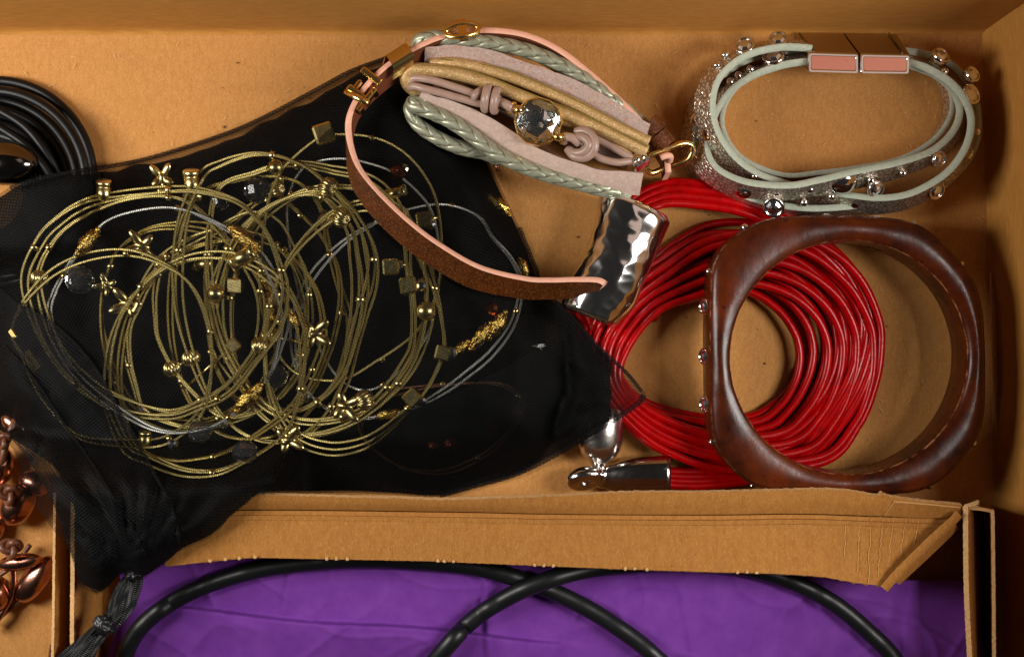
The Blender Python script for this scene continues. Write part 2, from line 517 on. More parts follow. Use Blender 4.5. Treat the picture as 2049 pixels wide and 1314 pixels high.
def rbox(mb, c, half, rot=(0, 0, 0), bev=0.03, mi=0):
    """box with bevelled edges"""
    from mathutils import Euler
    e = Euler(rot).to_matrix()
    hx, hy, hz = half
    b = min(bev, hx * .9, hy * .9, hz * .9)
    vs, idx = [], {}
    for sx in (-1, 1):
        for sy in (-1, 1):
            for sz in (-1, 1):
                for ax in range(3):
                    p = [sx * (hx - b), sy * (hy - b), sz * (hz - b)]
                    p[ax] = (sx * hx, sy * hy, sz * hz)[ax]
                    idx[(sx, sy, sz, ax)] = len(vs)
                    vs.append(Vector(c) + e @ Vector(p))
    fs = []
    I = idx
    for ax in range(3):
        o1, o2 = [a for a in range(3) if a != ax]
        for s in (-1, 1):
            q = []
            for (a, b2) in ((-1, -1), (1, -1), (1, 1), (-1, 1)):
                k = [0, 0, 0]; k[ax] = s; k[o1] = a; k[o2] = b2
                q.append(I[tuple(k) + (ax,)])
            fs.append(tuple(q))
        for a in (-1, 1):
            for b2 in (-1, 1):
                k1 = [0, 0, 0]; k1[o1] = a; k1[o2] = b2
                lo = list(k1); lo[ax] = -1; hi = list(k1); hi[ax] = 1
                fs.append((I[tuple(lo) + (o1,)], I[tuple(hi) + (o1,)], I[tuple(hi) + (o2,)], I[tuple(lo) + (o2,)]))
    for sx in (-1, 1):
        for sy in (-1, 1):
            for sz in (-1, 1):
                fs.append((I[(sx, sy, sz, 0)], I[(sx, sy, sz, 1)], I[(sx, sy, sz, 2)]))
    mb.add(vs, fs, mi, False)
    return mb
def fixn(o):
    """consistent outward normals"""
    import bmesh
    bm = bmesh.new(); bm.from_mesh(o.data)
    bmesh.ops.recalc_face_normals(bm, faces=bm.faces)
    bm.to_mesh(o.data); bm.free()
    return o
def sheet(mb, A, B, thick=0.1, nv=2, mi=(0, 0, 0), fn=None):
    """board lofted between two edge curves A and B (world points), given thickness downwards/along its normal.
       mi = (upper face, edges, lower face)"""
    A = [Vector(a) for a in A]; B = [Vector(b) for b in B]
    n = len(A)
    top = []
    for i in range(n):
        for j in range(nv + 1):
            t = j / nv
            p = A[i].lerp(B[i], t)
            if fn:
                p = p + fn(i / (n - 1), t)
            top.append(p)
    w = nv + 1
    nor = []
    for i in range(n):
        for j in range(w):
            i0, i1 = max(0, i - 1), min(n - 1, i + 1)
            j0, j1 = max(0, j - 1), min(nv, j + 1)
            d1 = top[i1 * w + j] - top[i0 * w + j]
            d2 = top[i * w + j1] - top[i * w + j0]
            v = d1.cross(d2)
            if v.length < 1e-9:
                v = Vector((0, 0, 1))
            nor.append(v.normalized())
    bot = [top[k] - nor[k] * thick for k in range(len(top))]
    fu = [(i * w + j, (i + 1) * w + j, (i + 1) * w + j + 1, i * w + j + 1) for i in range(n - 1) for j in range(nv)]
    mb.add(top, fu, mi[0], True)
    mb.add(bot, [f[::-1] for f in fu], mi[2], True)
    # rims
    def rim(ids):
        vs = []
        for k in ids:
            vs += [top[k], bot[k]]
        fs = [(2 * i, 2 * i + 1, 2 * i + 3, 2 * i + 2) for i in range(len(ids) - 1)]
        mb.add(vs, fs, mi[1], True)
    rim([i * w for i in range(n)])
    rim([i * w + nv for i in range(n)][::-1])
    rim([j for j in range(w)][::-1])
    rim([(n - 1) * w + j for j in range(w)])
    return mb
def strap(mb, T, B, thick, mi=(0, 1, 2), closed=False, rnd=0.14):
    """leather strap standing on edge: T top-edge centre line, B bottom-edge centre line. mi=(edge, left face, right face)"""
    T = np.array(T, float); B = np.array(B, float)
    n = len(T)
    tg = (np.roll(T, -1, 0) - np.roll(T, 1, 0)) if closed else np.gradient(T, axis=0)
    D = B - T
    nr = np.cross(D, tg)
    nr /= np.linalg.norm(nr, axis=1)[:, None] + 1e-12
    dn = D / (np.linalg.norm(D, axis=1)[:, None] + 1e-12)
    h = thick / 2
    c = thick * rnd
    cols = {'tl': T + nr * h + dn * c, 'tl2': T + nr * (h - c), 'tr2': T - nr * (h - c), 'tr': T - nr * h + dn * c,
            'bl': B + nr * h, 'br': B - nr * h}
    def strip(names, m):
        vs = []
        for i in range(n):
            for k in names:
                vs.append(cols[k][i])
        w = len(names)
        rngi = range(n if closed else n - 1)
        fs = [(i * w + j, i * w + j + 1, ((i + 1) % n) * w + j + 1, ((i + 1) % n) * w + j) for i in rngi for j in range(w - 1)]
        mb.add(vs, fs, m, True)
    strip(('tl', 'tl2', 'tr2', 'tr'), mi[0])
    strip(('tr', 'br'), mi[2])
    strip(('br', 'bl'), mi[0])
    strip(('bl', 'tl'), mi[1])
    if not closed:
        for i in (0, n - 1):
            mb.add([cols[k][i] for k in ('tl', 'tl2', 'tr2', 'tr', 'br', 'bl')], [tuple(range(6)) if i == 0 else tuple(range(6))[::-1]], mi[0], False)
    return mb
def px_path(pts, n, closed=False):
    """pts of (px,py,z) -> smooth world path"""
    return spline([tuple(W(*p)) for p in pts], n, closed)
# ================================================================ THE CARDBOARD BOX (floor and walls)
box = thing('cardboard_box', 'large brown cardboard box whose bottom holds all the jewellery', 'box', (0, 0, 0))
def jit(x, y, a, s=1.3, z=0.0):
    return a * (noise.noise(Vector((x * s, y * s, z))) + 0.5 * noise.noise(Vector((x * s * 4, y * s * 4, z + 7))))
mb = MB()
xs = np.linspace(-27, W(2012, 0).x, 120); ys = np.linspace(-17, W(0, 66).y, 70)
vs = [(x, y, 0.03 * noise.noise(Vector((x * .25, y * .25, 3)))) for y in ys for x in xs]
fs = [(j * 120 + i, j * 120 + i + 1, (j + 1) * 120 + i + 1, (j + 1) * 120 + i) for j in range(69) for i in range(119)]
mb.add(vs, fs)
mb.add([(-27, -17, -.35), (W(1984, 0).x, -17, -.35), (W(1984, 0).x, W(0, 66).y, -.35), (-27, W(0, 66).y, -.35)], [(3, 2, 1, 0)])
mb.build('bottom_panel', card, box)
# back wall, leaning out very slightly, with a rounded crease
yc = W(0, 66).y
mb = MB()
vs, fs = [], []
prof = [(-0.06, 0.02), (0.0, 0.05), (0.05, 0.14), (0.09, 0.4), (0.2, 1.5), (0.34, 3.0), (0.5, 5.0), (0.7, 8.0)]
nx = 160
for i in range(nx):
    x = -27 + (W(1972, 66).x + 27) * i / (nx - 1)
    for (dy, z) in prof:
        vs.append((x + z * 0.10 * (i / (nx - 1)) ** 6, yc + dy + jit(x, z, 0.03, 0.5), z))
for (dy, z) in prof[::-1]:
    pass
m = len(prof)
for i in range(nx - 1):
    for j in range(m - 1):
        fs.append((i * m + j, (i + 1) * m + j, (i + 1) * m + j + 1, i * m + j + 1))
mb.add(vs, fs)
mb.add([(v[0], v[1] + 0.35, v[2]) for v in vs], [f[::-1] for f in fs])
mb.build('back_wall', card_wall, box)
# right wall: crease slopes a little, split open between y=530 and y=890 px
mb = MB()
vs, fs = [], []
xr0, xr1 = W(1966, 66), W(1998, 1320)
ny = 200
prof = [(-0.02, 0.0), (0.04, 0.10), (0.10, 0.35), (0.22, 1.5), (0.36, 3.0), (0.48, 5.0), (0.6, 7.2)]
for i in range(ny):
    t = i / (ny - 1)
    y = yc - (yc + 17) * t + (0.4 if i == 0 else 0)
    ypx = 657 - y * PPC
    x0 = xr0.x + (xr1.x - xr0.x) * (xr0.y - y) / (xr0.y - xr1.y)
    gap = sstep(520, 640, ypx) * (1 - sstep(760, 900, ypx)) * 0.10
    for j, (dx, z) in enumerate(prof):
        vs.append((x0 + dx + gap * (1 if j < 4 else 0) * 0.8 + jit(y, z, 0.03, 0.6, 5), y + (0 if i else dx), z + (gap * .3 if j == 0 else 0)))
m = len(prof)
for i in range(ny - 1):
    for j in range(m - 1):
        fs.append((i * m + j, i * m + j + 1, (i + 1) * m + j + 1, (i + 1) * m + j))
mb.add(vs, fs)
mb.add([(v[0] + 0.35, v[1], v[2]) for v in vs], [f[::-1] for f in fs])
mb.build('side_wall', card_side, box)
# torn, curled paper lip along the split crease
mb = MB()
P = []
A, B = [], []
for k in range(90):
    y = 545 + (870 - 545) * k / 89
    s = math.sin(math.pi * k / 89) ** .7
    x = 1984 + 12 * (y - 545) / 325
    A.append(W(x - 1 - 2.0 * s + 1.4 * nz(k * .9, 0), y, 0.16 + 0.12 * s + .03 * nz(k * 1.3, 4)))
    B.append(W(x + 3 + 5 * s, y, 0.05))
sheet(mb, A, B, 0.04, 2)
mb.build('torn_lip', torn, box)

# loose paper fibres and flecks on the bottom panel
mb = MB()
for i in range(420):
    x, y = random.uniform(-14.5, 13.4), random.uniform(-9, 8.2)
    a = random.uniform(0, 6.28); l = random.uniform(.05, .22)
    p = Vector((x, y, .05)); d = Vector((math.cos(a), math.sin(a), 0)) * l; w = Vector((-math.sin(a), math.cos(a), 0)) * .009
    b = Vector((-math.sin(a), math.cos(a), 0)) * random.uniform(-.05, .05) + Vector((0, 0, .02))
    mb.add([p - w, p + w, p + d * .5 + b + w, p + d * .5 + b - w, p + d + w * .4, p + d - w * .4], [(0, 1, 2, 3), (3, 2, 4, 5)])
o = mb.build('paper_fibre', torn, box); o['kind'] = 'stuff'
mb = MB()
for i in range(90):
    x, y = random.uniform(-14.5, 13.4), random.uniform(-9, 8.2)
    r_ = random.uniform(.012, .035)
    ball(mb, (x, y, .045), r_, 6, 4, scale=(1, random.uniform(.5, 1.4), .3), bumpy=.5)
o = mb.build('dirt_fleck', leather_brown, box); o['kind'] = 'stuff'

# ================================================================ THE INNER CARTON
ct = thing('open_carton', 'smaller brown carton with a folded-in torn flap, set inside the box over purple paper', 'carton', W(1030, 1200, 0))
# floor of the carton
mb = MB()
sheet(mb, [W(150, y, 0.1) for y in np.linspace(1010, 1420, 20)], [W(1960, y, 0.1) for y in np.linspace(1010, 1420, 20)], 0.05, 20)
mb.build('carton_floor', carton, ct)
def fuzzy(pts, n, amp=1.1, zamp=0.0, seed=0):
    """densify a pixel edge and make it ragged like torn board"""
    P = spline(pts, n)
    out = []
    for i, p in enumerate(P):
        w = amp * (nz(i * .37, seed) + .7 * nz(i * 1.1, seed + 9))
        out.append((p[0] + 0.3 * w, p[1] + w, p[2] + zamp * nz(i * .5, seed + 3)))
    return out
# top strip: the folded rim of the front wall
n = 420
up = fuzzy([(330, 1000, 2.2), (420, 992, 2.25), (480, 989, 2.3), (600, 992, 2.3), (700, 995, 2.3), (800, 997, 2.3), (880, 1000, 2.3), (960, 998, 2.3), (1100, 993, 2.3), (1250, 985, 2.3),
            (1400, 984, 2.3), (1550, 981, 2.32), (1640, 979, 2.35), (1700, 982, 2.35), (1752, 991, 2.35), (1766, 985, 2.38), (1778, 992, 2.35), (1850, 1003, 2.35), (1925, 1010, 2.35)], n, 1.5, seed=1)
lo = [tuple(p) for p in spline([(330, 1030, 2.0), (480, 1019, 2.04), (900, 1023, 2.05), (1100, 1027, 2.05), (1400, 1029, 2.05), (1600, 1027, 2.05), (1760, 1032, 2.08), (1890, 1036, 2.1), (1922, 1030, 2.15)], n)]
mb = MB()
sheet(mb, [W(*p) for p in lo], [W(*p) for p in up], 0.16, 3, fn=lambda u, t: Vector((0, 0, 0.05 * math.sin(math.pi * t))), mi=(0, 1, 0))
mb.build('rim_strip', [carton, torn], ct)
# frayed paper fibres along the torn rim
mb = MB()
for i in range(520):
    k = random.randrange(60, n - 1)
    p = W(*up[k])
    d = Vector((random.gauss(0, .5), random.uniform(.3, 1), random.uniform(-.2, .6))).normalized() * random.uniform(0.025, 0.075)
    s = Vector((0.008, 0, 0.004))
    mb.add([p - s, p + s, p + d], [(0, 1, 2)])
for i in range(30):                                   # tuft at the right corner
    p = W(1925 + random.uniform(0, 26), 1010 + random.uniform(-4, 6), 2.4)
    q = W(1957 + random.uniform(-8, 3), 1004 + random.uniform(-5, 8), 2.5)
    s = Vector((0, 0.012, 0.0))
    mb.add([p - s, p + s, q + s * .6, q - s * .6], [(0, 1, 2, 3)])
o = mb.build('paper_fibre', torn, ct); o['kind'] = 'stuff'
# patch of double board on the strip near the right corner
mb = MB()
A = [(1768, 1033, 2.13), (1775, 1029, 2.16), (1890, 1034, 2.17), (1904, 1022, 2.24)]
sheet(mb, [W(*p) for p in spline([(1770, 1032, 2.14), (1830, 1035, 2.15), (1893, 1036, 2.17)], 30)],
      [W(*p) for p in spline([(1790, 1004, 2.40), (1850, 1009, 2.41), (1922, 1016, 2.42)], 30)], 0.05, 2, mi=(0, 1, 0))
mb.build('glued_tab', [carton, torn], ct)
# wall under the strip (outside, in shade)
mb = MB()
sheet(mb, [W(p[0], p[1] + 12, 2.1) for p in lo[::6]], [W(1024.5 + (p[0] - 1024.5) * .99, 1006, 0.0) for p in lo[::6]], 0.12, 3)
mb.build('front_wall', carton, ct)
# the big folded-in flap
n = 460
hinge = [tuple(p) for p in spline([(330, 1032, 1.93), (480, 1021, 1.95), (900, 1025, 1.96), (1100, 1029, 1.96), (1400, 1031, 1.96), (1600, 1029, 1.96), (1760, 1034, 1.98), (1908, 1036, 2.0)], n)]
free = fuzzy([(330, 1132, 2.3), (345, 1131, 2.3), (430, 1122, 2.34), (500, 1116, 2.38), (560, 1116, 2.4), (700, 1119, 2.42), (850, 1122, 2.42), (1000, 1128, 2.42), (1100, 1132, 2.42), (1250, 1138, 2.42),
              (1400, 1143, 2.42), (1550, 1147, 2.42), (1640, 1153, 2.42), (1700, 1163, 2.4), (1745, 1169, 2.4), (1762, 1170, 2.4)], n, 0.9, seed=5)
def flute(u, t):
    x = 330 + (1432 + 146 * t) * u
    a = sstep(1660, 1720, x) * (1 - sstep(1850, 1900, x))
    ph = (x - 1700) / 25.0
    return Vector((0, 0, a * 0.03 * abs(math.sin(math.pi * ph)) ** 2.5 + 0.05 * math.sin(math.pi * t) * math.sin(u * 5) + 0.012 * nz(u * 50, t * 4)))
mb = MB()
sheet(mb, [W(*p) for p in free], [W(*p) for p in hinge], 0.11, 10, fn=flute, mi=(0, 1, 0))
mb.build('folded_flap', [carton, torn], ct)
# worn crease lines over the corrugation near the cut end
worn_m = mat('worn_crease', (196, 146, 86), 0.9, spec=0.1)
for (xt, xb, t0, t1) in ((1722, 1716, .15, .95), (1744, 1738, .02, .97), (1768, 1757, .1, .97), (1790, 1775, .25, .97), (1814, 1796, .4, .97), (1838, 1822, .6, .96), (1694, 1690, .3, .9)):
    A, B = [], []
    for j in range(14):
        t = t0 + (t1 - t0) * j / 13
        xw = xb + (xt - xb) * t
        u = (xw - 330) / (1432 + 146 * t)
        k = min(n - 1, max(0, int(u * (n - 1))))
        p = W(*free[k]).lerp(W(*hinge[k]), t) + flute(k / (n - 1), t) + Vector((0, 0, .012))
        wd = .011 + .006 * nz(j * .7, xt)
        A.append(p + Vector((wd, 0, 0))); B.append(p - Vector((wd, 0, 0)))
    mb = MB(); sheet(mb, A, B, .008, 2, fn=lambda u, t: Vector((0, 0, .008 * math.sin(math.pi * t))))
    fixn(mb.build('worn_crease', worn_m, ct))
# perforation nibs along the free edge of the flap
for gx in (420, 450, 480, 510, 655, 674, 694, 876, 890, 908, 1070, 1090, 1107, 1250, 1270, 1295, 1475, 1496, 1515):
    k = min(range(n), key=lambda i: abs(free[i][0] - gx))
    mb = MB()
    ball(mb, W(free[k][0], free[k][1] - 1, 2.44), 0.05, 7, 5, scale=(1.0, 1.0, .5), bumpy=.6, bs=6)
    mb.build('perforation_nib', torn, ct)
# diagonal cut end of the flap: thick double edge
mb = MB()
A = fuzzy([(1762, 1172, 2.44), (1790, 1140, 2.44), (1830, 1100, 2.42), (1870, 1062, 2.4), (1895, 1040, 2.4), (1912, 1022, 2.42)], 120, 0.9, seed=8)
B = [(p[0] + 7, p[1] + 6, p[2] - .05) for p in A]
sheet(mb, [W(*p) for p in A], [W(*p) for p in B], 0.12, 2, fn=lambda u, t: Vector((0, 0, .05 * math.sin(math.pi * t))), mi=(1, 1, 0))
C = [(1800, 1160, 2.3), (1850, 1105, 2.3), (1905, 1048, 2.3)]
D = [(1808, 1164, 2.0), (1866, 1120, 1.9), (1915, 1070, 1.9)]
mb2 = MB()
sheet(mb2, [W(p[0], p[1], 2.32) for p in spline([(1785, 1158, 0), (1845, 1100, 0), (1905, 1042, 0)], 40)],
      [W(p[0], p[1], 2.0) for p in spline([(1797, 1166, 0), (1860, 1108, 0), (1916, 1054, 0)], 40)], 0.06, 2, mi=(0, 1, 0))
mb.build('flap_end', [carton, torn], ct)
mb2.build('flap_underlayer', [carton, torn], ct)
# side walls: two parallel boards left and right, ragged top edges
def wall(name, top, bot, th, seed):
    mb = MB()
    T = fuzzy(top, 160, 0.0, seed=seed)
    T = [(p[0] + 1.2 * nz(i * .35, seed) + .8 * nz(i * 1.2, seed), p[1], p[2]) for i, p in enumerate(T)]
    Bm = [tuple(p) for p in spline(bot, 160)]
    sheet(mb, [W(*p) for p in T], [W(*p) for p in Bm], th, 6, mi=(0, 1, 0))
    return mb.build(name, [carton, torn], ct)
wall('side_panel', [(1927, 1012, 2.4), (1927, 1060, 2.4), (1928, 1160, 2.4), (1931, 1240, 2.4), (1935, 1320, 2.4), (1937, 1400, 2.4)],
     [(1958, 1010, .1), (1962, 1100, .1), (1966, 1200, .1), (1970, 1400, .1)], -0.13, 2)
wall('side_panel', [(1987, 1018, 2.4), (1990, 1030, 2.4), (1991, 1100, 2.4), (1992, 1200, 2.4), (1993, 1320, 2.4), (1994, 1400, 2.4)],
     [(1980, 1016, .1), (1983, 1100, .1), (1985, 1200, .1), (1986, 1400, .1)], 0.09, 3)
mb = MB()
sheet(mb, [W(*p) for p in spline([(1925, 1013, 2.36), (1960, 1014, 2.36), (1990, 1020, 2.36)], 40)], [W(*p) for p in spline([(1925, 1008, 0.2), (1960, 1008, 0.2), (1982, 1012, .2)], 40)], 0.09, 3, mi=(0, 1, 0))
mb.build('corner_panel', [carton, torn], ct)
wall('side_panel', [(112, 985, 2.0), (111, 1060, 2.3), (110, 1150, 2.3), (109, 1240, 2.3), (107, 1330, 2.3), (106, 1400, 2.3)],
     [(170, 985, .1), (170, 1060, .1), (170, 1150, .1), (169, 1240, .1), (168, 1400, .1)], 0.07, 4)
wall('side_panel', [(150, 985, 2.0), (149, 1060, 2.25), (149, 1150, 2.25), (148, 1240, 2.25), (148, 1330, 2.25), (148, 1400, 2.25)],
     [(205, 985, .1), (205, 1060, .1), (206, 1150, .1), (207, 1400, .1)], 0.11, 6)

# ================================================================ PURPLE TISSUE PAPER
mb = MB()
gx, gy = 360, 110
def tissue_z(px, py):
    z = 0.55 + 0.16 * nz(px * .004, py * .006, 1) + 0.02 * nz(px * .02, py * .02, 4)
    # long fold running to the right, paper below it lies higher
    yf = 1212 + 0.085 * (px - 300) + 4 * math.sin(px * .013)
    if 250 < px < 1180:
        z += 0.42 * sstep(-4, 5, py - yf) * (1 - 0.8 * sstep(0, 110, py - yf)) * sstep(250, 420, px) * (1 - sstep(1000, 1180, px))
    # vertical creases
    for (cx, sl, h, y0, y1) in ((974, -0.06, .10, 1150, 1330), (563, .18, .07, 1140, 1235), (1640, .12, .05, 1150, 1320), (1370, -.2, .04, 1170, 1320), (1815, .1, .04, 1160, 1320)):
        d = px - cx - sl * (1230 - py)
        z += 1.3 * h * math.exp(-(d / (20.0 if d > 0 else 5.0)) ** 2) * sstep(y0 - 10, y0 + 20, py) * (1 - sstep(y1 - 20, y1 + 10, py))
    for k, (ax, ay, c) in enumerate(((.8, .6, 2), (.3, -.95, 5), (-.7, .7, 9))):
        q = abs(nz((px * ax + py * ay) * .006, (py * ax - px * ay) * .004, c + 20))
        z += 0.05 * math.exp(-q * 22)
    z += 0.3 * sstep(1500, 1700, px) * (1 - sstep(1700, 1900, px)) * 0.3
    return z
L_ = spline([(232, 1010, 0), (236, 1130, 0), (246, 1185, 0), (236, 1240, 0), (214, 1314, 0), (200, 1400, 0)], gy)
vs, fs = [], []
for j in range(gy):
    py = L_[j][1]
    for i in range(gx):
        t = i / (gx - 1)
        px = L_[j][0] * (1 - t) + 1952 * t
        vs.append(W(px, max(py, 1060 + 100 * sstep(1765, 1800, px)), tissue_z(px, py)))
for j in range(gy - 1):
    for i in range(gx - 1):
        fs.append((j * gx + i, (j + 1) * gx + i, (j + 1) * gx + i + 1, j * gx + i + 1))
mb.add(vs, fs)
tag(mb.build('tissue_paper', tissue), 'crumpled purple tissue paper lining the inner carton', 'paper')

# ================================================================ BLACK RUBBER CORD
def rz(px, py, dz=0.22):
    return tissue_z(px, py) + dz
pts = [(225, 1420, 0), (243, 1330, 0), (275, 1262, 0), (330, 1213, 0), (400, 1175, 0), (500, 1143, 0), (600, 1127, 0), (720, 1119, 0), (850, 1124, 0), (960, 1136, 0), (1060, 1165, 0), (1150, 1203, 0), (1230, 1250, 0),
       (1310, 1312, 0), (1380, 1400, 0), (1330, 1560, 0), (1100, 1680, 0), (900, 1640, 0), (800, 1500, 0), (830, 1380, 0), (880, 1310, 0), (945, 1240, 0), (1020, 1192, 0), (1095, 1160, 0), (1180, 1138, 0), (1300, 1127, 0), (1400, 1127, 0),
       (1500, 1138, 0), (1590, 1165, 0), (1670, 1207, 0), (1740, 1265, 0), (1790, 1318, 0), (1850, 1420, 0)]
P = spline(pts, 260)
out = []
for i, p in enumerate(P):
    z = rz(p[0], min(p[1], 1330))
    hi = (i > 130) * math.exp(-((p[0] - 1090) / 80) ** 2) * 0.45 * (p[1] < 1330)
    z = max(z, 0.55 if p[1] < 1400 else .3) + hi
    out.append(W(p[0], p[1], z))
out = spline([tuple(v) for v in out], 320)
mb = MB(); tube(mb, out, 0.245, 18)
tag(mb.build('rubber_cord', rubber), 'thick matt black rubber cord looped in two arcs on the purple paper', 'cord')
# ================================================================ SHEER BLACK POUCH
outline = [(-60, 420), (-30, 402), (0, 388), (24, 371), (59, 357), (119, 345), (198, 333), (277, 318), (356, 298), (435, 270), (520, 235), (590, 199), (640, 172), (700, 139), (775, 111), (815, 93), (870, 120),
           (920, 190), (955, 260), (980, 329), (1012, 396), (1036, 447), (1059, 503), (1071, 534), (1090, 585), (1124, 611), (1148, 630), (1196, 686), (1255, 741), (1287, 780), (1293, 795), (1275, 812), (1227, 844), (1180, 872), (1128, 903),
           (1077, 931), (1022, 955), (950, 975), (879, 994), (800, 990), (700, 985), (620, 986), (560, 985), (515, 991), (489, 1012), (456, 1038), (443, 1055), (413, 1078), (363, 1101), (330, 1128), (297, 1151), (283, 1160),
           (264, 1156), (240, 1150), (225, 1163), (207, 1183), (190, 1189), (172, 1176), (159, 1171), (149, 1134), (132, 1088), (112, 1068), (92, 1039), (66, 1009), (43, 986), (40, 930), (20, 890), (0, 868), (-30, 850), (-60, 830)]
OUT = np.array([p[:2] for p in spline(outline, 420, True)])
OA, OB = OUT, np.roll(OUT, -1, 0)
def inside(x, y, A=None, B=None):
    A = OA if A is None else A; B = OB if B is None else B
    c = ((A[:, 1] > y) != (B[:, 1] > y))
    with np.errstate(divide='ignore', invalid='ignore'):
        xi = (B[:, 0] - A[:, 0]) * (y - A[:, 1]) / (B[:, 1] - A[:, 1]) + A[:, 0]
    return bool(np.sum(c & (x < xi)) % 2)
def edge_dist(x, y, A=None, B=None):
    A = OA if A is None else A; B = OB if B is None else B
    d = B - A
    t = np.clip(((x - A[:, 0]) * d[:, 0] + (y - A[:, 1]) * d[:, 1]) / (np.sum(d * d, 1) + 1e-9), 0, 1)
    return float(np.min(np.hypot(A[:, 0] + t * d[:, 0] - x, A[:, 1] + t * d[:, 1] - y)))
def pouch_floor(x, y):
    """what the pouch lies on: box floor, red cords, black bracelet, copper beads, the carton"""
    z = 0.04
    z = max(z, 0.98 * sstep(1075, 1190, x))
    z = max(z, 1.5 * math.exp(-((x - 1202) ** 2 + (y - 858) ** 2) / 90.0 ** 2))
    z = max(z, 1.3 * (1 - sstep(150, 260, x)) * (1 - sstep(480, 600, y)))
    z = max(z, 1.25 * (1 - sstep(60, 150, x)) * sstep(820, 900, y))
    z = max(z, 2.5 * sstep(800, 990, y) * (1 - sstep(540, 620, x)) * sstep(30, 105, x))
    return z
folds = [((60, 420), (250, 520), .18, 40), ((20, 480), (150, 640), .2, 34), ((40, 760), (330, 1080), .2, 26), ((120, 740), (360, 1060), .16, 22), ((10, 700), (200, 1160), .2, 30), ((330, 980), (560, 960), .22, 26), ((560, 965), (900, 950), .12, 22),
         ((470, 1000), (300, 1120), .2, 30), ((980, 640), (1240, 770), .1, 34), ((960, 330), (900, 520), .2, 36), ((700, 150), (1000, 430), .14, 30), ((900, 760), (1100, 880), .12, 30), ((420, 300), (760, 150), .14, 24), ((240, 1120), (130, 960), .2, 20), ((260, 1130), (210, 960), .2, 18), ((275, 1130), (300, 960), .2, 18)]
def pouch_z(x, y, d=None):
    if d is None:
        d = edge_dist(x, y)
    fl = pouch_floor(x, y)
    lift = 1.45 * (1 - math.exp(-d / 55.0))
    lift *= 1 - 0.55 * sstep(1020, 1150, x)
    lift *= 1 - 0.5 * sstep(880, 960, y)
    z = max(fl + 0.05 + min(lift, .35) * (fl > .6), lift + 0.05)
    a = min(1, d / 30)
    for (p, q, h, w) in folds:
        vx, vy = q[0] - p[0], q[1] - p[1]
        l = math.hypot(vx, vy)
        t = ((x - p[0]) * vx + (y - p[1]) * vy) / l
        s = ((x - p[0]) * -vy + (y - p[1]) * vx) / l + 14 * nz(x * .012, y * .012, h * 50)
        z += a * h * math.exp(-(s / w) ** 2) * sstep(-30, 50, t) * (1 - sstep(l - 50, l + 30, t))
    gr = math.hypot(x - 265, y - 1150)
    if gr < 520:
        ga = math.atan2(y - 1150, x - 265)
        z += a * 0.10 * (1 - sstep(60, 480, gr)) * math.sin(ga * 26 + 3 * nz(x * .01, y * .01, 30)) * sstep(10, 60, gr)
    z += a * (0.10 * nz(x * .011, y * .011, 2) + 0.05 * nz(x * .03, y * .03, 6) + 0.02 * nz(x * .08, y * .08, 9))
    return z
def cloth(name, poly, step, zfn, m, parent, flip=False):
    A = np.array(poly, float); B = np.roll(A, -1, 0)
    pts = [Vector((p[0], p[1])) for p in poly]
    nb = len(pts)
    x0, y0 = A.min(0); x1, y1 = A.max(0)
    for j, y in enumerate(np.arange(y0, y1, step)):
        for x in np.arange(x0 + (step / 2 if j % 2 else 0), x1, step):
            xx = x + random.uniform(-1, 1) * step * .12; yy = y + random.uniform(-1, 1) * step * .12
            if inside(xx, yy, A, B) and edge_dist(xx, yy, A, B) > step * .55:
                pts.append(Vector((xx, yy)))
    v, _, f, _, _, _ = delaunay_2d_cdt(pts, [], [list(range(nb))], 1, 1e-4)
    verts = [W(p.x, p.y, zfn(p.x, p.y)) for p in v]
    mb = MB()
    fs = []
    for q in f:
        a, b, c = [verts[i] for i in q[:3]]
        up = (b - a).cross(c - a).z > 0
        fs.append(tuple(q) if up != flip else tuple(q)[::-1])
    mb.add(verts, fs)
    return mb.build(name, m, parent)
pouch = thing('organza_pouch', 'sheer black drawstring pouch full of thin gold wire bangles', 'pouch', W(600, 650, 0))
cloth('front_cloth', [tuple(p) for p in OUT], 13, pouch_z, organza, pouch)
def back_edge(p):
    x, y = p[0] + (600 - p[0]) * .012, p[1] + (640 - p[1]) * .012
    y += 20 * sstep(330, 300, y) * 0 + (13 + 14 * nz(x * .02, 3)) * (1 - sstep(300, 380, y)) * (1 - sstep(760, 860, x))
    x -= 60 * sstep(1215, 1290, x)
    x += 75 * (1 - sstep(60, 170, x)) * sstep(860, 960, y)
    return (x, y)
cloth('back_cloth', [back_edge(p) for p in OUT[::2]], 26, lambda x, y: max(0.085, pouch_floor(x, y) - 0.03), organza_back, pouch, True)
cloth('fold_and_dimming_cloth', [tuple(p) for p in spline([(745, 160), (790, 118), (850, 122), (915, 200), (950, 270), (980, 340), (1032, 452), (1058, 520), (1010, 490), (940, 400), (885, 320), (815, 240)], 90, True)], 18, lambda x, y: pouch_z(x, y) - .08, organza_hem, pouch)
cloth('fold_and_dimming_cloth', [tuple(p) for p in spline([(735, 905), (800, 830), (900, 790), (1000, 740), (1090, 700), (1160, 760), (1140, 850), (1060, 920), (980, 950), (880, 978), (790, 970)], 90, True)], 18, lambda x, y: pouch_z(x, y) - .06, organza_hem, pouch)  # added layer that darkens this corner and dims the copper bangle
hem = spline([(-60, 540), (0, 575), (40, 610), (100, 645), (160, 700), (205, 760), (242, 830), (278, 890), (308, 950), (335, 1000), (355, 1060), (358, 1096), (330, 1124), (297, 1147), (280, 1156), (262, 1152), (240, 1147), (222, 1160), (205, 1180), (190, 1185), (174, 1172), (162, 1166),
              (152, 1134), (134, 1085), (120, 1040), (95, 985), (60, 925), (25, 880), (-10, 840), (-60, 800)], 220, True)
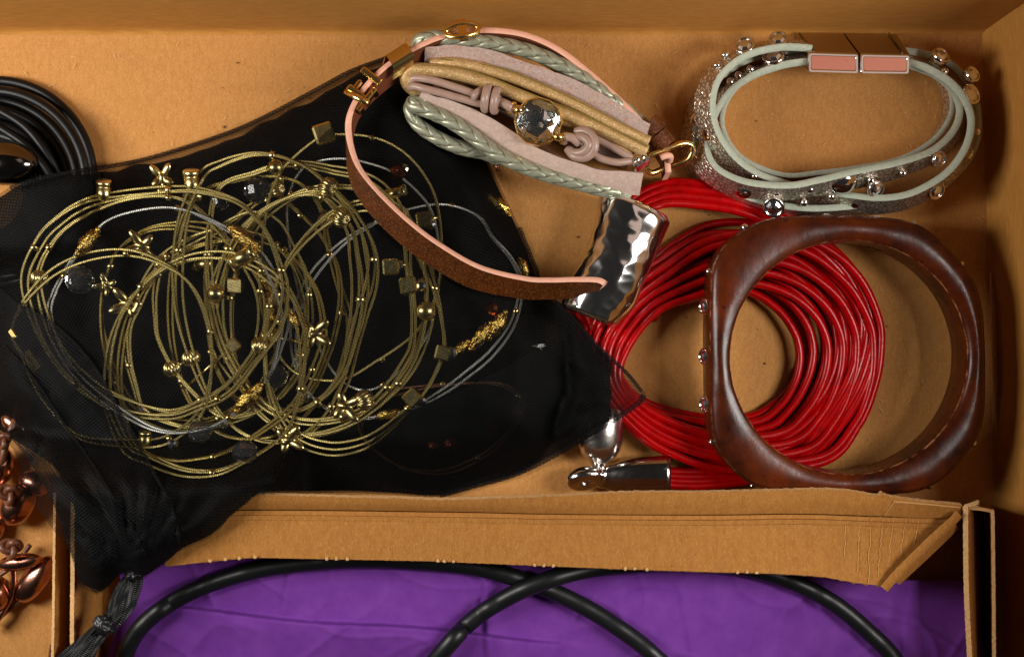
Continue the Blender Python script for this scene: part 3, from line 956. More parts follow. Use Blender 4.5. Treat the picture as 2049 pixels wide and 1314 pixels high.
cloth('drawstring_hem', [tuple(p) for p in hem], 12, lambda x, y: pouch_z(x, y) + 0.04 + 0.05 * abs(nz(x * .05, y * .03, 12)), organza_hem, pouch)
# rolled seams along the outline and stitch lines of the hem
def seam(pts, n, w, dz, name='seam'):
    P = spline(pts, n)
    mb = MB()
    A, B = [], []
    for i, p in enumerate(P):
        q = P[min(i + 1, n - 1)] - P[max(i - 1, 0)]
        q = q / (np.linalg.norm(q) + 1e-9)
        d = edge_dist(p[0], p[1])
        z = pouch_z(p[0], p[1], d) + dz
        A.append(W(p[0] - q[1] * w / 2, p[1] + q[0] * w / 2, z)); B.append(W(p[0] + q[1] * w / 2, p[1] - q[0] * w / 2, z))
    sheet(mb, A, B, 0.015, 2, fn=lambda u, t: Vector((0, 0, .03 * math.sin(math.pi * t))))
    return mb.build(name, organza_edge, pouch)
seam([(20, 376), (119, 349), (277, 322), (435, 274), (520, 239), (640, 176), (700, 144), (775, 116)], 90, 9, .02)
seam([(1040, 455), (1072, 534), (1092, 583), (1146, 632), (1194, 690), (1253, 745), (1284, 783)], 60, 7, .02)
seam([(1289, 790), (1275, 808), (1227, 840), (1180, 868), (1128, 899), (1077, 927), (1022, 951), (950, 971), (880, 990)], 90, 12, .02)
seam([(30, 604), (100, 643), (160, 698), (206, 760), (243, 830), (280, 890), (310, 950), (337, 1000), (356, 1060), (356, 1094)], 120, 7, .09)
seam([(10, 690), (70, 760), (130, 850), (180, 920), (230, 1000), (270, 1060), (290, 1110)], 100, 5, .09)
# ribbon drawstring with its knot
mb = MB()
def ribbon(mb, pts, w0, n=70, seed=0):
    P = spline(pts, n)
    ctr = np.array([tuple(W(*p[:3])) for p in P])
    wid = spline([(p[3], 0) for p in pts], n)[:, 0]
    Pp, T, S, U = frames(ctr)
    vs, ts, fs = [], [], []
    L = np.concatenate([[0], np.cumsum(np.linalg.norm(np.diff(Pp, axis=0), axis=1))])
    m = 9
    for i in range(n):
        for k in range(m):
            t = k / (m - 1) - .5
            wv = 0.05 * math.cos(t * 9 + i * .12 + seed) * min(1, wid[i] / 30)
            p = Pp[i] + S[i] * t * cm(wid[i]) + U[i] * (wv - 0.10 * (2 * t) ** 2)
            vs.append(p); ts.append((L[i], t * 6, 0))
    for i in range(n - 1):
        for k in range(m - 1):
            fs.append((i * m + k, i * m + k + 1, (i + 1) * m + k + 1, (i + 1) * m + k))
    mb.add(vs, fs, 0, True, ts)
    mb.add([Vector(v) - Vector((0, 0, .03)) for v in vs], [f[::-1] for f in fs], 0, True, ts)
ribbon(mb, [(268, 1146, 2.55, 30), (262, 1165, 2.55, 42), (250, 1190, 2.5, 52), (240, 1212, 2.45, 50), (226, 1236, 2.5, 34), (210, 1252, 2.6, 28)], 1)
ribbon(mb, [(212, 1250, 2.55, 28), (190, 1272, 2.45, 46), (166, 1298, 2.4, 54), (140, 1325, 2.35, 54), (110, 1360, 2.3, 50)], 1, seed=2)
ribbon(mb, [(205, 1256, 2.45, 14), (186, 1290, 2.1, 20), (176, 1325, 1.8, 20), (170, 1370, 1.6, 20)], 1, seed=4)
mb.build('ribbon', ribbon_m, pouch)
mb = MB()
ball(mb, W(209, 1250, 2.6), 0.27, 22, 16, scale=(1, .8, .8), axis=(.6, .7, .3), bumpy=.7, bs=2.6)
mb.build('ribbon_knot', ribbon_m, pouch)
mb = MB()
ball(mb, W(268, 1148, 2.6), 0.2, 16, 12, scale=(1.1, .8, .7), bumpy=.7, bs=3)
mb.build('ribbon_knot', ribbon_m, pouch)
mb = MB()
for i in range(26):
    p = W(1080 + random.gauss(0, 6), 691 + random.gauss(0, 1.6), pouch_z(1080, 691) + .03)
    d = Vector((random.gauss(0, .1), random.gauss(0, .03), random.uniform(0, .03)))
    s = Vector((0, .008, .004))
    mb.add([p - s, p + s, p + d], [(0, 1, 2)])
tag(mb.build('lint_tuft', lint_m), 'tiny pale tuft of lint lying on the black pouch', 'lint')

# ================================================================ WIRE BANGLES INSIDE THE POUCH
G = 'wire bangles inside the pouch'
LOOPS = [
 # name, z, wires, colour, label, points
 (1.16, 3, 'g', 'gold wire bangle frontmost at the left, two upright tube beads on its top',
  [(46, 562), (79, 478), (119, 438), (160, 412), (205, 398), (300, 384), (385, 380), (459, 397), (499, 423), (534, 469), (558, 525), (572, 580), (558, 653), (515, 713), (459, 783), (396, 814), (336, 832), (240, 818), (150, 765), (80, 670)]),
 (1.05, 2, 'g', 'gold wire bangle just inside the leftmost loop, small fluted bead at its left',
  [(76, 562), (100, 492), (150, 443), (240, 405), (330, 395), (385, 412), (431, 455), (467, 493), (495, 533), (518, 575), (526, 620), (520, 670), (500, 720), (455, 765), (400, 800), (340, 820), (260, 800), (180, 760), (110, 680)]),
 (1.10, 2, 's', 'silver wire bangle at the left with gold nuggets and a large clear crystal',
  [(100, 630), (108, 590), (135, 540), (175, 485), (215, 445), (270, 424), (335, 415), (390, 426), (450, 453), (490, 478), (530, 520), (555, 570), (568, 610), (571, 650), (560, 690), (540, 745), (500, 795), (450, 840), (390, 862), (320, 862), (250, 830), (170, 770), (118, 700)]),
 (.72, 3, 'd', 'dull gold three-cord bangle behind the left butterfly beads',
  [(204, 610), (212, 560), (240, 500), (300, 460), (380, 452), (450, 468), (505, 510), (545, 570), (560, 640), (545, 720), (500, 790), (430, 840), (350, 850), (290, 830), (250, 797), (222, 733), (207, 672)]),
 (.82, 3, 'g', 'gold wire bangle with two butterfly beads and a rhinestone on its left side',
  [(283, 815), (269, 772), (257, 715), (258, 655), (277, 610), (300, 560), (328, 519), (380, 481), (440, 460), (520, 468), (580, 520), (610, 590), (615, 660), (590, 740), (540, 800), (470, 840), (390, 856), (320, 840)]),
 (.86, 2, 'g', 'gold wire bangle with a pair of fluted round beads low on its left side',
  [(312, 640), (312, 585), (325, 535), (365, 498), (430, 462), (500, 425), (560, 440), (602, 513), (617, 557), (620, 604), (618, 655), (600, 730), (560, 790), (500, 828), (440, 833), (388, 790), (345, 738), (317, 680)]),
 (.66, 2, 'd', 'narrow dull gold bangle mid-heap with a stub tube bead at its top left',
  [(410, 580), (416, 530), (440, 480), (490, 425), (546, 392), (586, 418), (633, 462), (657, 497), (677, 537), (685, 596), (677, 655), (657, 715), (615, 790), (550, 820), (480, 800), (437, 746), (416, 680)]),
 (1.0, 4, 'g', 'thick four-cord gold bangle with a smooth round bead at its left',
  [(431, 600), (435, 560), (455, 501), (500, 440), (570, 400), (633, 391), (673, 418), (704, 462), (714, 509), (722, 564), (720, 616), (708, 675), (690, 740), (650, 795), (590, 822), (520, 800), (462, 727), (436, 665)]),
 (1.04, 3, 'g', 'tall gold bangle reaching the top of the heap, big fluted bead at its upper right',
  [(404, 355), (443, 329), (499, 311), (546, 311), (586, 323), (617, 337), (657, 370), (685, 396), (714, 430), (737, 473), (749, 520), (743, 576), (724, 628), (704, 695), (685, 770), (640, 845), (570, 884), (490, 870), (420, 800), (375, 690), (355, 580), (365, 450)]),
 (.7, 2, 'd', 'dull gold bangle under the clear crystal bead at the top of the heap',
  [(416, 378), (479, 363), (526, 355), (570, 359), (606, 375), (640, 420), (657, 497), (685, 584), (703, 636), (700, 690), (673, 766), (625, 815), (578, 857), (511, 873), (440, 862), (380, 800), (345, 700), (340, 580), (365, 440)]),
 (.98, 3, 'g', 'wide gold bangle with a round bead on top and a butterfly bead below',
  [(435, 380), (511, 347), (552, 335), (578, 331), (617, 333), (665, 343), (716, 353), (762, 376), (797, 420), (815, 480), (820, 540), (828, 588), (831, 640), (827, 690), (815, 718), (776, 774), (728, 817), (669, 837), (594, 837), (520, 800), (460, 720), (425, 620), (415, 500)]),
 (.9, 3, 'g', 'gold bangle with a large smooth round bead on its right side',
  [(732, 378), (776, 398), (815, 438), (845, 490), (857, 549), (858, 600), (850, 660), (823, 731), (776, 790), (700, 850), (610, 872), (530, 840), (480, 760), (460, 650), (470, 540), (520, 440), (620, 380)]),
 (.92, 1, 'g', 'single-cord gold bangle with a flat cube bead topmost in the heap',
  [(586, 315), (621, 287), (650, 271), (690, 270), (735, 274), (776, 287), (815, 313), (847, 351), (871, 402), (882, 480), (880, 560), (862, 620), (827, 675), (757, 724), (680, 760), (590, 740), (540, 660), (520, 560), (530, 420), (555, 350)]),
 (1.0, 3, 'g', 'rightmost of the gold bangles, with square cube beads and set stones',
  [(790, 420), (825, 480), (855, 540), (878, 600), (890, 667), (886, 715), (855, 775), (815, 818), (768, 861), (720, 888), (657, 897), (590, 872), (545, 800), (530, 700), (545, 590), (600, 490), (690, 420)]),
 (1.02, 3, 'g', 'lowest gold bangle, its three cords sweeping along the bottom of the heap',
  [(253, 890), (301, 916), (348, 936), (388, 945), (435, 944), (479, 928), (538, 896), (578, 858), (600, 790), (607, 700), (598, 640), (560, 570), (480, 520), (390, 515), (310, 550), (250, 615), (218, 700), (215, 800)]),
 (.92, 2, 'd', 'dull gold bangle crossing just above the lowest loop',
  [(257, 862), (290, 908), (348, 924), (396, 920), (450, 905), (520, 861), (590, 800), (640, 706), (649, 651), (632, 570), (570, 500), (480, 480), (380, 500), (300, 560), (255, 650), (240, 760)]),
 (1.2, 2, 'g', 'gold bangle caught in the dark pouch hem with a flat bright plate',
  [(24, 665), (45, 708), (71, 770), (103, 821), (158, 873), (240, 885), (330, 880), (400, 826), (425, 740), (415, 640), (370, 560), (280, 512), (190, 510), (110, 540), (50, 600)]),
 (.72, 2, 's', 'silver wire bangle at the right of the heap strung with gold nuggets',
  [(955, 432), (985, 475), (1022, 520), (1040, 570), (1026, 640), (988, 700), (940, 745), (880, 790), (800, 828), (700, 835), (620, 785), (590, 690), (610, 580), (680, 490), (780, 430), (880, 408)]),
 (.7, 1, 's', 'thin silver bangle running under the strap with a copper stone at its top',
  [(600, 350), (637, 327), (689, 321), (736, 328), (785, 343), (831, 375), (868, 422), (882, 500), (876, 580), (850, 670), (800, 740), (740, 780), (680, 760), (630, 680), (590, 560), (575, 420)]),
 (.3, 2, 'c', 'dim copper wire bangle with copper beads in the lower right of the pouch',
  [(1044, 812), (1012, 868), (962, 912), (890, 944), (810, 938), (745, 895), (722, 845), (760, 800), (840, 776), (930, 764), (1010, 770)]),
]
WM = {'g': gold_wire, 'd': gold_wire_dim, 's': silver_wire, 'c': copper_wire}
bangles = []
def under(px, py, z):
    d = edge_dist(px, py) if inside(px, py) else 0
    return max(pouch_floor(px, py) + .08, min(z, pouch_z(px, py, d) - 0.13))
for li, (zc, nw, ck, label, pts) in enumerate(LOOPS):
    cx = sum(p[0] for p in pts) / len(pts); cy = sum(p[1] for p in pts) / len(pts)
    t = thing('wire_bangle', label, 'bangle', W(cx, cy, 0), G)
    base = spline(pts, 150, True)
    for w in range(nw):
        off = (w - (nw - 1) / 2) * 5.6
        ph = random.uniform(0, 6)
        wp = []
        for i in range(150):
            q = base[(i + 1) % 150] - base[i - 1]
            q = q / (np.linalg.norm(q) + 1e-9)
            a = 2 * math.pi * i / 150
            s = off * (0.25 + 1.5 * (0.5 + 0.5 * math.sin(2 * a + ph * .3 + li))) + 3.2 * math.sin(a * 2 + ph) + 1.4 * math.sin(a * 3 + ph * 2)
            x, y = base[i][0] - q[1] * s, base[i][1] + q[0] * s
            z = under(x, y, zc + 0.09 * math.sin(a + li * 1.7) + 0.07 * math.sin(2 * a + ph))
            wp.append(tuple(W(x, y, z)))
        mb = MB()
        tube(mb, wp, 0.042, 7, True)
        mb.build('wire_cord', WM[ck], t)
    # crimp tubes that hold the cords together
    for k in range(5):
        i = (li * 31 + k * 30 + 7) % 150
        q = base[(i + 1) % 150] - base[i - 1]
        q = q / np.linalg.norm(q)
        x, y = base[i]
        mb = MB()
        z = under(x, y, zc + 0.09 * math.sin(2 * math.pi * i / 150 + li * 1.7))
        wd = 0.05 + 0.028 * nw
        lathe(mb, W(x, y, z) - Vector((q[0], -q[1], 0)) * .07, (q[0], -q[1], 0), [(0, wd * .8), (.02, wd), (.07, wd * .9), (.12, wd), (.14, wd * .8)], 10)
        mb.build('crimp', brass if ck != 's' else gold, t)
    bangles.append((t, base, zc, li))
def near(px, py, only=None):
    best = None
    for (t, base, zc, li) in bangles:
        if only is not None and li not in only:
            continue
        d = np.hypot(base[:, 0] - px, base[:, 1] - py)
        k = int(np.argmin(d))
        if best is None or d[k] < best[0]:
            q = base[(k + 1) % 150] - base[k - 1]
            q = q / np.linalg.norm(q)
            best = (d[k], t, under(px, py, zc + .05), Vector((q[0], -q[1], 0)), base[k])
    return best
def stem(mb, bp, px, py, z):
    """little loop joining a bead to its cord"""
    a, b = W(bp[0], bp[1], z), W(px, py, z)
    if (a - b).length > .12:
        tube(mb, [tuple(a), tuple(a.lerp(b, .5) + Vector((0, 0, .02))), tuple(b)], .05, 7)
BE = [  # kind, x, y, size(px), loops allowed
 ('tube', 208, 385, 24, [0], (0.1, 1)), ('tube', 385, 366, 26, [0], (0, 1)), ('cube', 648, 268, 20, [12], None), ('tube', 490, 513, 26, [1], (1, .5)), ('tube', 413, 528, 20, [6], (1, 0)), ('tube', 795, 385, 18, [11], (1, .3)),
 ('fluted', 657, 375, 20, [8], None), ('fluted', 655, 438, 18, [9], None), ('fluted', 684, 436, 19, [7], None), ('fluted', 784, 434, 17, [10], None), ('fluted', 80, 557, 18, [1], None), ('fluted', 345, 738, 18, [5], None), ('fluted', 383, 717, 18, [5], None),
 ('fluted', 540, 671, 19, [4], None), ('fluted', 730, 800, 20, [10], None), ('fluted', 520, 690, 17, [1], None), ('fluted', 555, 378, 16, [9], None),
 ('round', 552, 335, 17, [10], None), ('round', 432, 587, 18, [7], None), ('round', 852, 622, 21, [11], None),
 ('cube', 848, 440, 15, [12], None), ('cube', 781, 534, 16, [10], None), ('cube', 818, 572, 17, [13, 10], None), ('cube', 885, 706, 15, [13], None), ('cube', 826, 795, 16, [13, 11], None), ('cube', 472, 570, 15, [4], None), ('cube', 468, 690, 13, [5], None),
 ('butterfly', 285, 492, 30, [4], (-1, .3)), ('butterfly', 258, 607, 32, [4], (-1, .2)), ('butterfly', 690, 812, 32, [10], (1, -.2)), ('butterfly', 628, 668, 32, [5, 15], (1, .1)), ('butterfly', 575, 880, 30, [8, 14], (1, .2)), ('butterfly', 325, 357, 26, [0], (-.1, 1)), ('butterfly', 215, 572, 22, [3], (-.8, .5)),
 ('crystal', 515, 380, 28, [9], None), ('crystal', 160, 560, 29, [2], None), ('crystal', 550, 752, 26, [4], None), ('crystal', 400, 862, 25, [2], None), ('crystal', 490, 905, 26, [14], None), ('crystal', 440, 402, 20, [9], None),
 ('stone', 285, 822, 15, [4], None), ('stone', 345, 888, 11, [15], None), ('stone', 612, 795, 12, [9], None), ('stone', 446, 848, 10, [2], None), ('stone', 843, 569, 13, [13, 10], None), ('stone', 903, 706, 13, [13], None), ('stone', 843, 802, 11, [13], None), ('stone', 809, 337, 10, [18], None), ('stone', 862, 447, 11, [12], None), ('stone', 800, 530, 10, [10], None),
 ('nugget', 175, 484, 30, [2], None), ('nugget', 490, 478, 34, [2], None), ('nugget', 498, 795, 34, [2], None), ('nugget', 962, 672, 31, [17], None), ('nugget', 996, 650, 29, [17], None), ('nugget', 1000, 410, 26, [17], None), ('nugget', 1048, 535, 19, [17], None), ('nugget', 527, 556, 26, [3], None), ('nugget', 540, 620, 30, [3], None), ('nugget', 775, 828, 24, [17], None), ('nugget', 588, 640, 20, [14], None), ('nugget', 920, 697, 22, [17], None),
 ('plate', 68, 722, 24, [16], None), ('plate', 30, 668, 12, [16], None),
 ('copper', 797, 345, 17, [18], None), ('copper', 868, 892, 17, [19], None), ('copper', 902, 886, 19, [19], None), ('copper', 983, 852, 15, [19], None), ('copper', 1034, 824, 15, [19], None), ('copper', 985, 618, 14, [18], None), ('tube', 291, 880, 20, [15], (.1, 1)),
]
rnd_rot = 0
for (kind, x, y, s, only, dr) in BE:
    dd, t, z, tg, bp = near(x, y, only)
    z = min(z, pouch_z(x, y) - cm(s) * .6)
    z = max(z, pouch_floor(x, y) + cm(s) * .7)
    c = W(x, y, z)
    r = cm(s) * (CAMH - z) / CAMH
    mb = MB()
    if kind == 'round':
        stem(mb, bp, x, y, z)
        ball(mb, c, r, 20, 14, axis=tg)
        lathe(mb, c - tg * r * 1.05, tg, [(0, r * .3), (r * 2.1, r * .3)], 8)
        mb.build('round_bead', brass, t)
    elif kind == 'fluted':
        stem(mb, bp, x, y, z)
        ball(mb, c, r, 64, 14, axis=(tg + Vector((.2, .3, .5))), flute=16, fl=0.09)
        mb.build('fluted_bead', brass, t)
    elif kind == 'cube':
        stem(mb, bp, x, y, z)
        rbox(mb, c, (r, r, r * .9), (random.uniform(-.2, .2), random.uniform(-.2, .2), math.atan2(tg.y, tg.x)), r * .2)
        mb.build('cube_bead', brass, t)
    elif kind == 'tube':
        d = Vector((dr[0], dr[1], .35)).normalized()
        lathe(mb, c - d * r, d, [(0, r * .5), (.02, r * .62), (r * 1.5, r * .62), (r * 1.55, r * .5), (r * 1.6, r * .66), (r * 2.0, r * .66), (r * 2.05, r * .5)], 18)
        lathe(mb, c - d * r - tg * r * .7, tg, [(0, r * .5), (r * 1.4, r * .5)], 12)
        mb.build('tube_bead', brass, t)
    elif kind == 'butterfly':
        d = Vector((dr[0], dr[1], .15)).normalized()
        sd = d.cross(Vector((0, 0, 1))).normalized()
        for (f, g, l) in ((.75, .55, .62), (.75, -.55, .62), (-.35, .6, .42), (-.35, -.6, .42)):
            v = (d * f + sd * g + Vector((0, 0, .15))).normalized()
            ball(mb, c + v * r * l * 1.12, r * .5, 14, 10, scale=(.62, .42, 1.3 * (1 if f > 0 else .8)), axis=v)
        ball(mb, c, r * .4, 12, 8, scale=(.8, .8, 1.5), axis=d)
        lathe(mb, W(bp[0], bp[1], z) - tg * r * .5, tg, [(0, r * .26), (r * .25, r * .34), (r * .5, r * .26), (r * .75, r * .34), (r, r * .26)], 12)
        stem(mb, bp, x, y, z)
        mb.build('butterfly_bead', brass, t)
    elif kind == 'crystal':
        ball(mb, c, r, 10, 7, axis=tg + Vector((0, 0, .3)), smooth=False)
        mb.build('crystal_bead', bead_glass, t)
    elif kind == 'stone':
        lathe(mb, c - Vector((0, 0, r * .6)), (random.uniform(-.3, .3), random.uniform(-.3, .3), 1), [(0, r * .7), (r * .3, r), (r * .5, r)], 16)
        ob = mb.build('stone_setting', brass, t)
        mb = MB()
        lathe(mb, c - Vector((0, 0, r * .1)), (0, 0, 1), [(0, r * .86), (r * .3, r * .8), (r * .5, r * .4)], 8, smooth=False)
        mb.build('stone', stone, ob)
    elif kind == 'nugget':
        ball(mb, c, r, 26, 22, scale=(.42, .42, 1), axis=tg, bumpy=.5, bs=4.5)
        for s_ in (-1, 1):
            ball(mb, c + tg * r * 1.05 * s_, r * .2, 10, 6)
        mb.build('gold_nugget', gold_bright, t)
    elif kind == 'plate':
        rbox(mb, c + Vector((0, 0, .1)), (r, r * .55, .06), (0.3, -.2, math.atan2(-.75, .6)), .03)
        mb.build('gold_plate', gold, t)
    elif kind == 'copper':
        ball(mb, c, r, 9, 6, axis=tg, smooth=False)
        mb.build('copper_bead', copper_dim, t)
# ================================================================ RED LEATHER CORD NECKLACE
rn = thing('red_cord_necklace', 'bright red necklace of many leather cords coiled under the wooden bangle', 'necklace', W(1480, 690, 0))
inner = [(1268, 700), (1322, 632), (1395, 606), (1480, 590), (1545, 622), (1582, 665), (1594, 705), (1588, 745), (1566, 782), (1535, 808), (1490, 826), (1405, 824), (1300, 800), (1246, 755)]
outer = [(1172, 690), (1225, 590), (1310, 520), (1430, 452), (1600, 468), (1705, 545), (1752, 635), (1757, 705), (1744, 775), (1712, 850), (1645, 920), (1470, 938), (1310, 893), (1205, 790)]
ri = spline(inner, 132, True); ro = spline(outer, 132, True)
for layer, (ns_, w_lo, w_hi, zl, amp, ph) in enumerate([(7, .12, .98, .14, .05, .6), (6, .13, .90, .40, .09, 2.2), (5, .27, .97, .64, .17, 4.0)]):
    for s in range(ns_):
        w0 = w_lo + (w_hi - w_lo) * s / (ns_ - 1)
        pj = random.uniform(-.35, .35)
        zj = random.uniform(0, .06)
        pts = []
        for i in range(132):
            a = 2 * math.pi * i / 132
            w = w0 + amp * math.sin(a + ph + pj) + .02 * math.sin(3 * a + 9 * pj)
            w = min(1.03, max(-.03, w))
            p = ri[i] * (1 - w) + ro[i] * w
            z = zl + zj + .05 * math.sin(2 * a + ph)
            pts.append(tuple(W(p[0], p[1], z)))
        mb = MB(); tube(mb, pts, 0.114 * random.uniform(.95, 1.05), 12, True)
        mb.build('cord', red, rn)
# long cords that swing up behind the hammered bead and the studded bracelet, and those that run into the end cap
for k in range(4):
    f = k - 1.5
    o1 = 12.5 * f
    pts = [(1262 + .3 * o1, 590 + .5 * o1, .5), (1238, 500 + o1, .5), (1262 + .5 * o1, 425 + .8 * o1, .5 + .05 * k), (1325, 388 + o1 * 1.1, .5 + .06 * k), (1400, 385 + o1 * 1.15 + 4, .6), (1480, 402 + o1 * 1.15, .6), (1560, 440 + o1 * .9, .5), (1640, 490 + o1 * .8, .45 + .04 * k),
           (1702 - .5 * o1, 555 + o1 * .4, .5), (1738 - .9 * o1, 650, .5), (1715 - .9 * o1, 760 - .3 * o1, .6), (1660 - .8 * o1, 850 - .5 * o1, .5), (1590, 925 - o1 * .6, .4), (1500, 950 - .6 * o1, .35), (1400, 958 - .75 * o1, .4), (1312, 955 - .7 * o1, .45)]
    mb = MB(); tube(mb, px_path(pts, 110), 0.124, 12)
    mb.build('cord', red, rn)
for k in range(3):                                   # cords crossing under the pouch tip and coming up beside the bulb
    o1 = 15 * (k - 1)
    pts = [(1150 + o1, 600, .4), (1172 + o1, 660 - .3 * o1, .35 + .06 * k), (1212 + o1 * .9, 740 - .4 * o1, .5), (1275 + o1 * .6, 820 - .6 * o1, .6), (1360 + o1 * .2, 872 - .9 * o1, .6), (1450, 897 - o1, .6), (1540, 890 - o1, .5), (1620 - .5 * o1, 840 - o1, .5), (1670 - o1, 770, .5), (1690 - o1, 690, .5), (1668 - o1, 600 + .6 * o1, .4), (1600 - .4 * o1, 530 + o1, .3), (1510, 495 + o1, .22), (1420, 505 + o1, .18), (1340 + .6 * o1, 560 + .8 * o1, .15), (1290 + o1, 640, .14)]
    mb = MB(); tube(mb, px_path(pts, 120), 0.124, 12)
    mb.build('cord', red, rn)
# end caps with hook and eye
mb = MB()
sec = []
prof = [(1338, 40, 34, .52), (1330, 41, 35, .52), (1300, 40, 33, .5), (1270, 38, 31, .48), (1245, 34, 27, .45), (1225, 27, 22, .42), (1208, 22, 18, .4), (1196, 20, 16, .38), (1188, 10, 8, .38)]
vs, fs = [], []
ns = 24
for (x, hy, hz, z) in prof:
    cy = 952 + (1338 - x) * .02
    for k in range(ns):
        a = 2 * math.pi * k / ns
        ca, sa = math.cos(a), math.sin(a)
        e = 0.75
        vs.append(W(x - 8 * (ca > .5) * 0, cy, z) + Vector((0, cm(hy) * math.copysign(abs(ca) ** e, ca), cm(hz) * math.copysign(abs(sa) ** e, sa))))
for i in range(len(prof) - 1):
    for k in range(ns):
        fs.append((i * ns + k, i * ns + (k + 1) % ns, (i + 1) * ns + (k + 1) % ns, (i + 1) * ns + k))
fs.append(tuple(range(ns))); fs.append(tuple((len(prof) - 1) * ns + k for k in range(ns))[::-1])
mb.add(vs, fs)
fixn(mb.build('end_cap', silver_scuff, rn))
mb = MB()
a0, a1 = W(1205, 812, .55), W(1196, 935, .5)
ax = (a1 - a0).normalized(); Lc = (a1 - a0).length
lathe(mb, a0, ax, [(0, .52), (.05, .57), (.3, .62), (.7, .65), (1.0, .64), (1.2, .6), (1.36, .51), (1.48, .38), (1.58, .26), (1.66, .2), (Lc, .2)], 36)
mb.build('end_cap', silver_soft, rn)
mb = MB()
torus(mb, W(1171, 957, .62), .27, .215, (.15, -.72, .62), 36, 16, sc=(1.15, .9))
mb.build('hook', silver, rn)
mb = MB()
ball(mb, W(1203, 952, .5), .26, 18, 12, scale=(.9, .8, 1.2), axis=(0.2, 1, 0))
mb.build('hook_neck', silver, rn)

# ================================================================ HAMMERED SILVER TUBE BEAD
mb = MB()
na, nc = 90, 110
ax0, ax1 = (1272, 408), (1176, 636)
side = (0.94, 0.40)
cells = [(random.random(), random.random()) for _ in range(150)]
vs = []
def dimple(u, v):
    d = sorted((min(abs(u - a), 9) * 2.6) ** 2 + (min(abs(v - b), 1 - abs(v - b)) * 4.2) ** 2 for a, b in cells)[:2]
    return math.exp(-d[0] * 30)
for i in range(na):
    u = i / (na - 1)
    wid = 80 - 12 * math.sin(math.pi * u) - 20 * sstep(.75, 1, u) * .8
    bend = 13 * math.sin(math.pi * u)
    cxp, cyp = ax0[0] + (ax1[0] - ax0[0]) * u + bend * .8, ax0[1] + (ax1[1] - ax0[1]) * u + bend * .2
    zc = 1.0 + .22 * math.sin(math.pi * u)
    hz = 0.78 + .08 * (2 * u - 1) ** 2
    cp = W(cxp, cyp, zc)
    sv = Vector((side[0], -side[1], 0)).normalized()
    for k in range(nc):
        a = 2 * math.pi * k / nc
        ca, sa = math.cos(a), math.sin(a)
        rad = 1 - 0.036 * dimple(u, k / nc) * (1 - .8 * abs(ca) ** 6) + 0.012 * nz(u * 3, ca * 2, sa * 2)
        endf = 1 - .12 * (1 - sstep(0, .04, u)) - .12 * sstep(.96, 1, u)
        vs.append(cp + sv * (cm(wid) * .955 * ca * rad * endf) + Vector((0, 0, hz * sa * rad * endf)))
fs = [(i * nc + k, i * nc + (k + 1) % nc, (i + 1) * nc + (k + 1) % nc, (i + 1) * nc + k) for i in range(na - 1) for k in range(nc)]
# rolled inwards at both ends
o = len(vs)
for i, sgn in ((0, 1), (na - 1, -1)):
    c = sum((vs[i * nc + k] for k in range(nc)), Vector()) / nc
    dirv = (W(*ax1, 1.0) - W(*ax0, 1.0)).normalized() * sgn
    for k in range(nc):
        vs.append(c + (vs[i * nc + k] - c) * .82 + dirv * .05)
for k in range(nc):
    fs.append((o + k, o + (k + 1) % nc, (k + 1) % nc, k))
    b = (na - 1) * nc
    fs.append((b + k, b + (k + 1) % nc, o + nc + (k + 1) % nc, o + nc + k))
for q in range(2):
    ring = [o + q * nc + k for k in range(nc)]
    fs.append(tuple(ring if q else ring[::-1]))
mb.add(vs, fs)
hb = fixn(mb.build('hammered_tube', silver, None))
tag(hb, 'shiny hammered silver tube bead leaning over the red cords, under the strap tip', 'bead')

# ================================================================ WOODEN BANGLE
wb = thing('wooden_bangle', 'chunky dark brown wooden bangle with eight flattened sides and small set stones', 'bangle', W(1695, 712, 0))
Z0, Z1 = 0.66, 2.12
octo = [(1424, 530), (1421, 620), (1420, 790), (1423, 872), (1433, 905), (1464, 940), (1506, 972), (1545, 985), (1640, 990), (1740, 993), (1815, 991), (1862, 983), (1895, 962), (1935, 918), (1962, 878), (1972, 840), (1975, 740), (1973, 650), (1966, 585),
        (1945, 545), (1905, 500), (1868, 462), (1830, 442), (1790, 436), (1690, 432), (1590, 432), (1535, 436), (1500, 450), (1462, 480), (1434, 505)]
octo = [(1425, 512), (1422, 700), (1426, 893), (1500, 972), (1545, 988), (1700, 993), (1842, 988), (1885, 970), (1966, 880), (1976, 840), (1977, 700), (1969, 585), (1948, 545), (1868, 460), (1828, 438), (1690, 430), (1548, 433), (1503, 446)]
_o = np.array(octo + octo[:1], float)
_l = np.concatenate([[0], np.cumsum(np.hypot(*np.diff(_o, axis=0).T))])
_s = np.linspace(0, _l[-1], 401)[:-1]
OC = np.stack([np.interp(_s, _l, _o[:, j]) for j in (0, 1)], 1)
for _ in range(90):                                      # slightly softened corners
    OC = (np.roll(OC, 1, 0) + OC * 2 + np.roll(OC, -1, 0)) / 4
cx0, cy0 = 1698, 713
ang = np.arctan2(OC[:, 1] - cy0, OC[:, 0] - cx0); rad_ = np.hypot(OC[:, 0] - cx0, OC[:, 1] - cy0)
od = np.argsort(ang); ang, rad_ = ang[od], rad_[od]
na = 200
vs, fs, wear = [], [], []
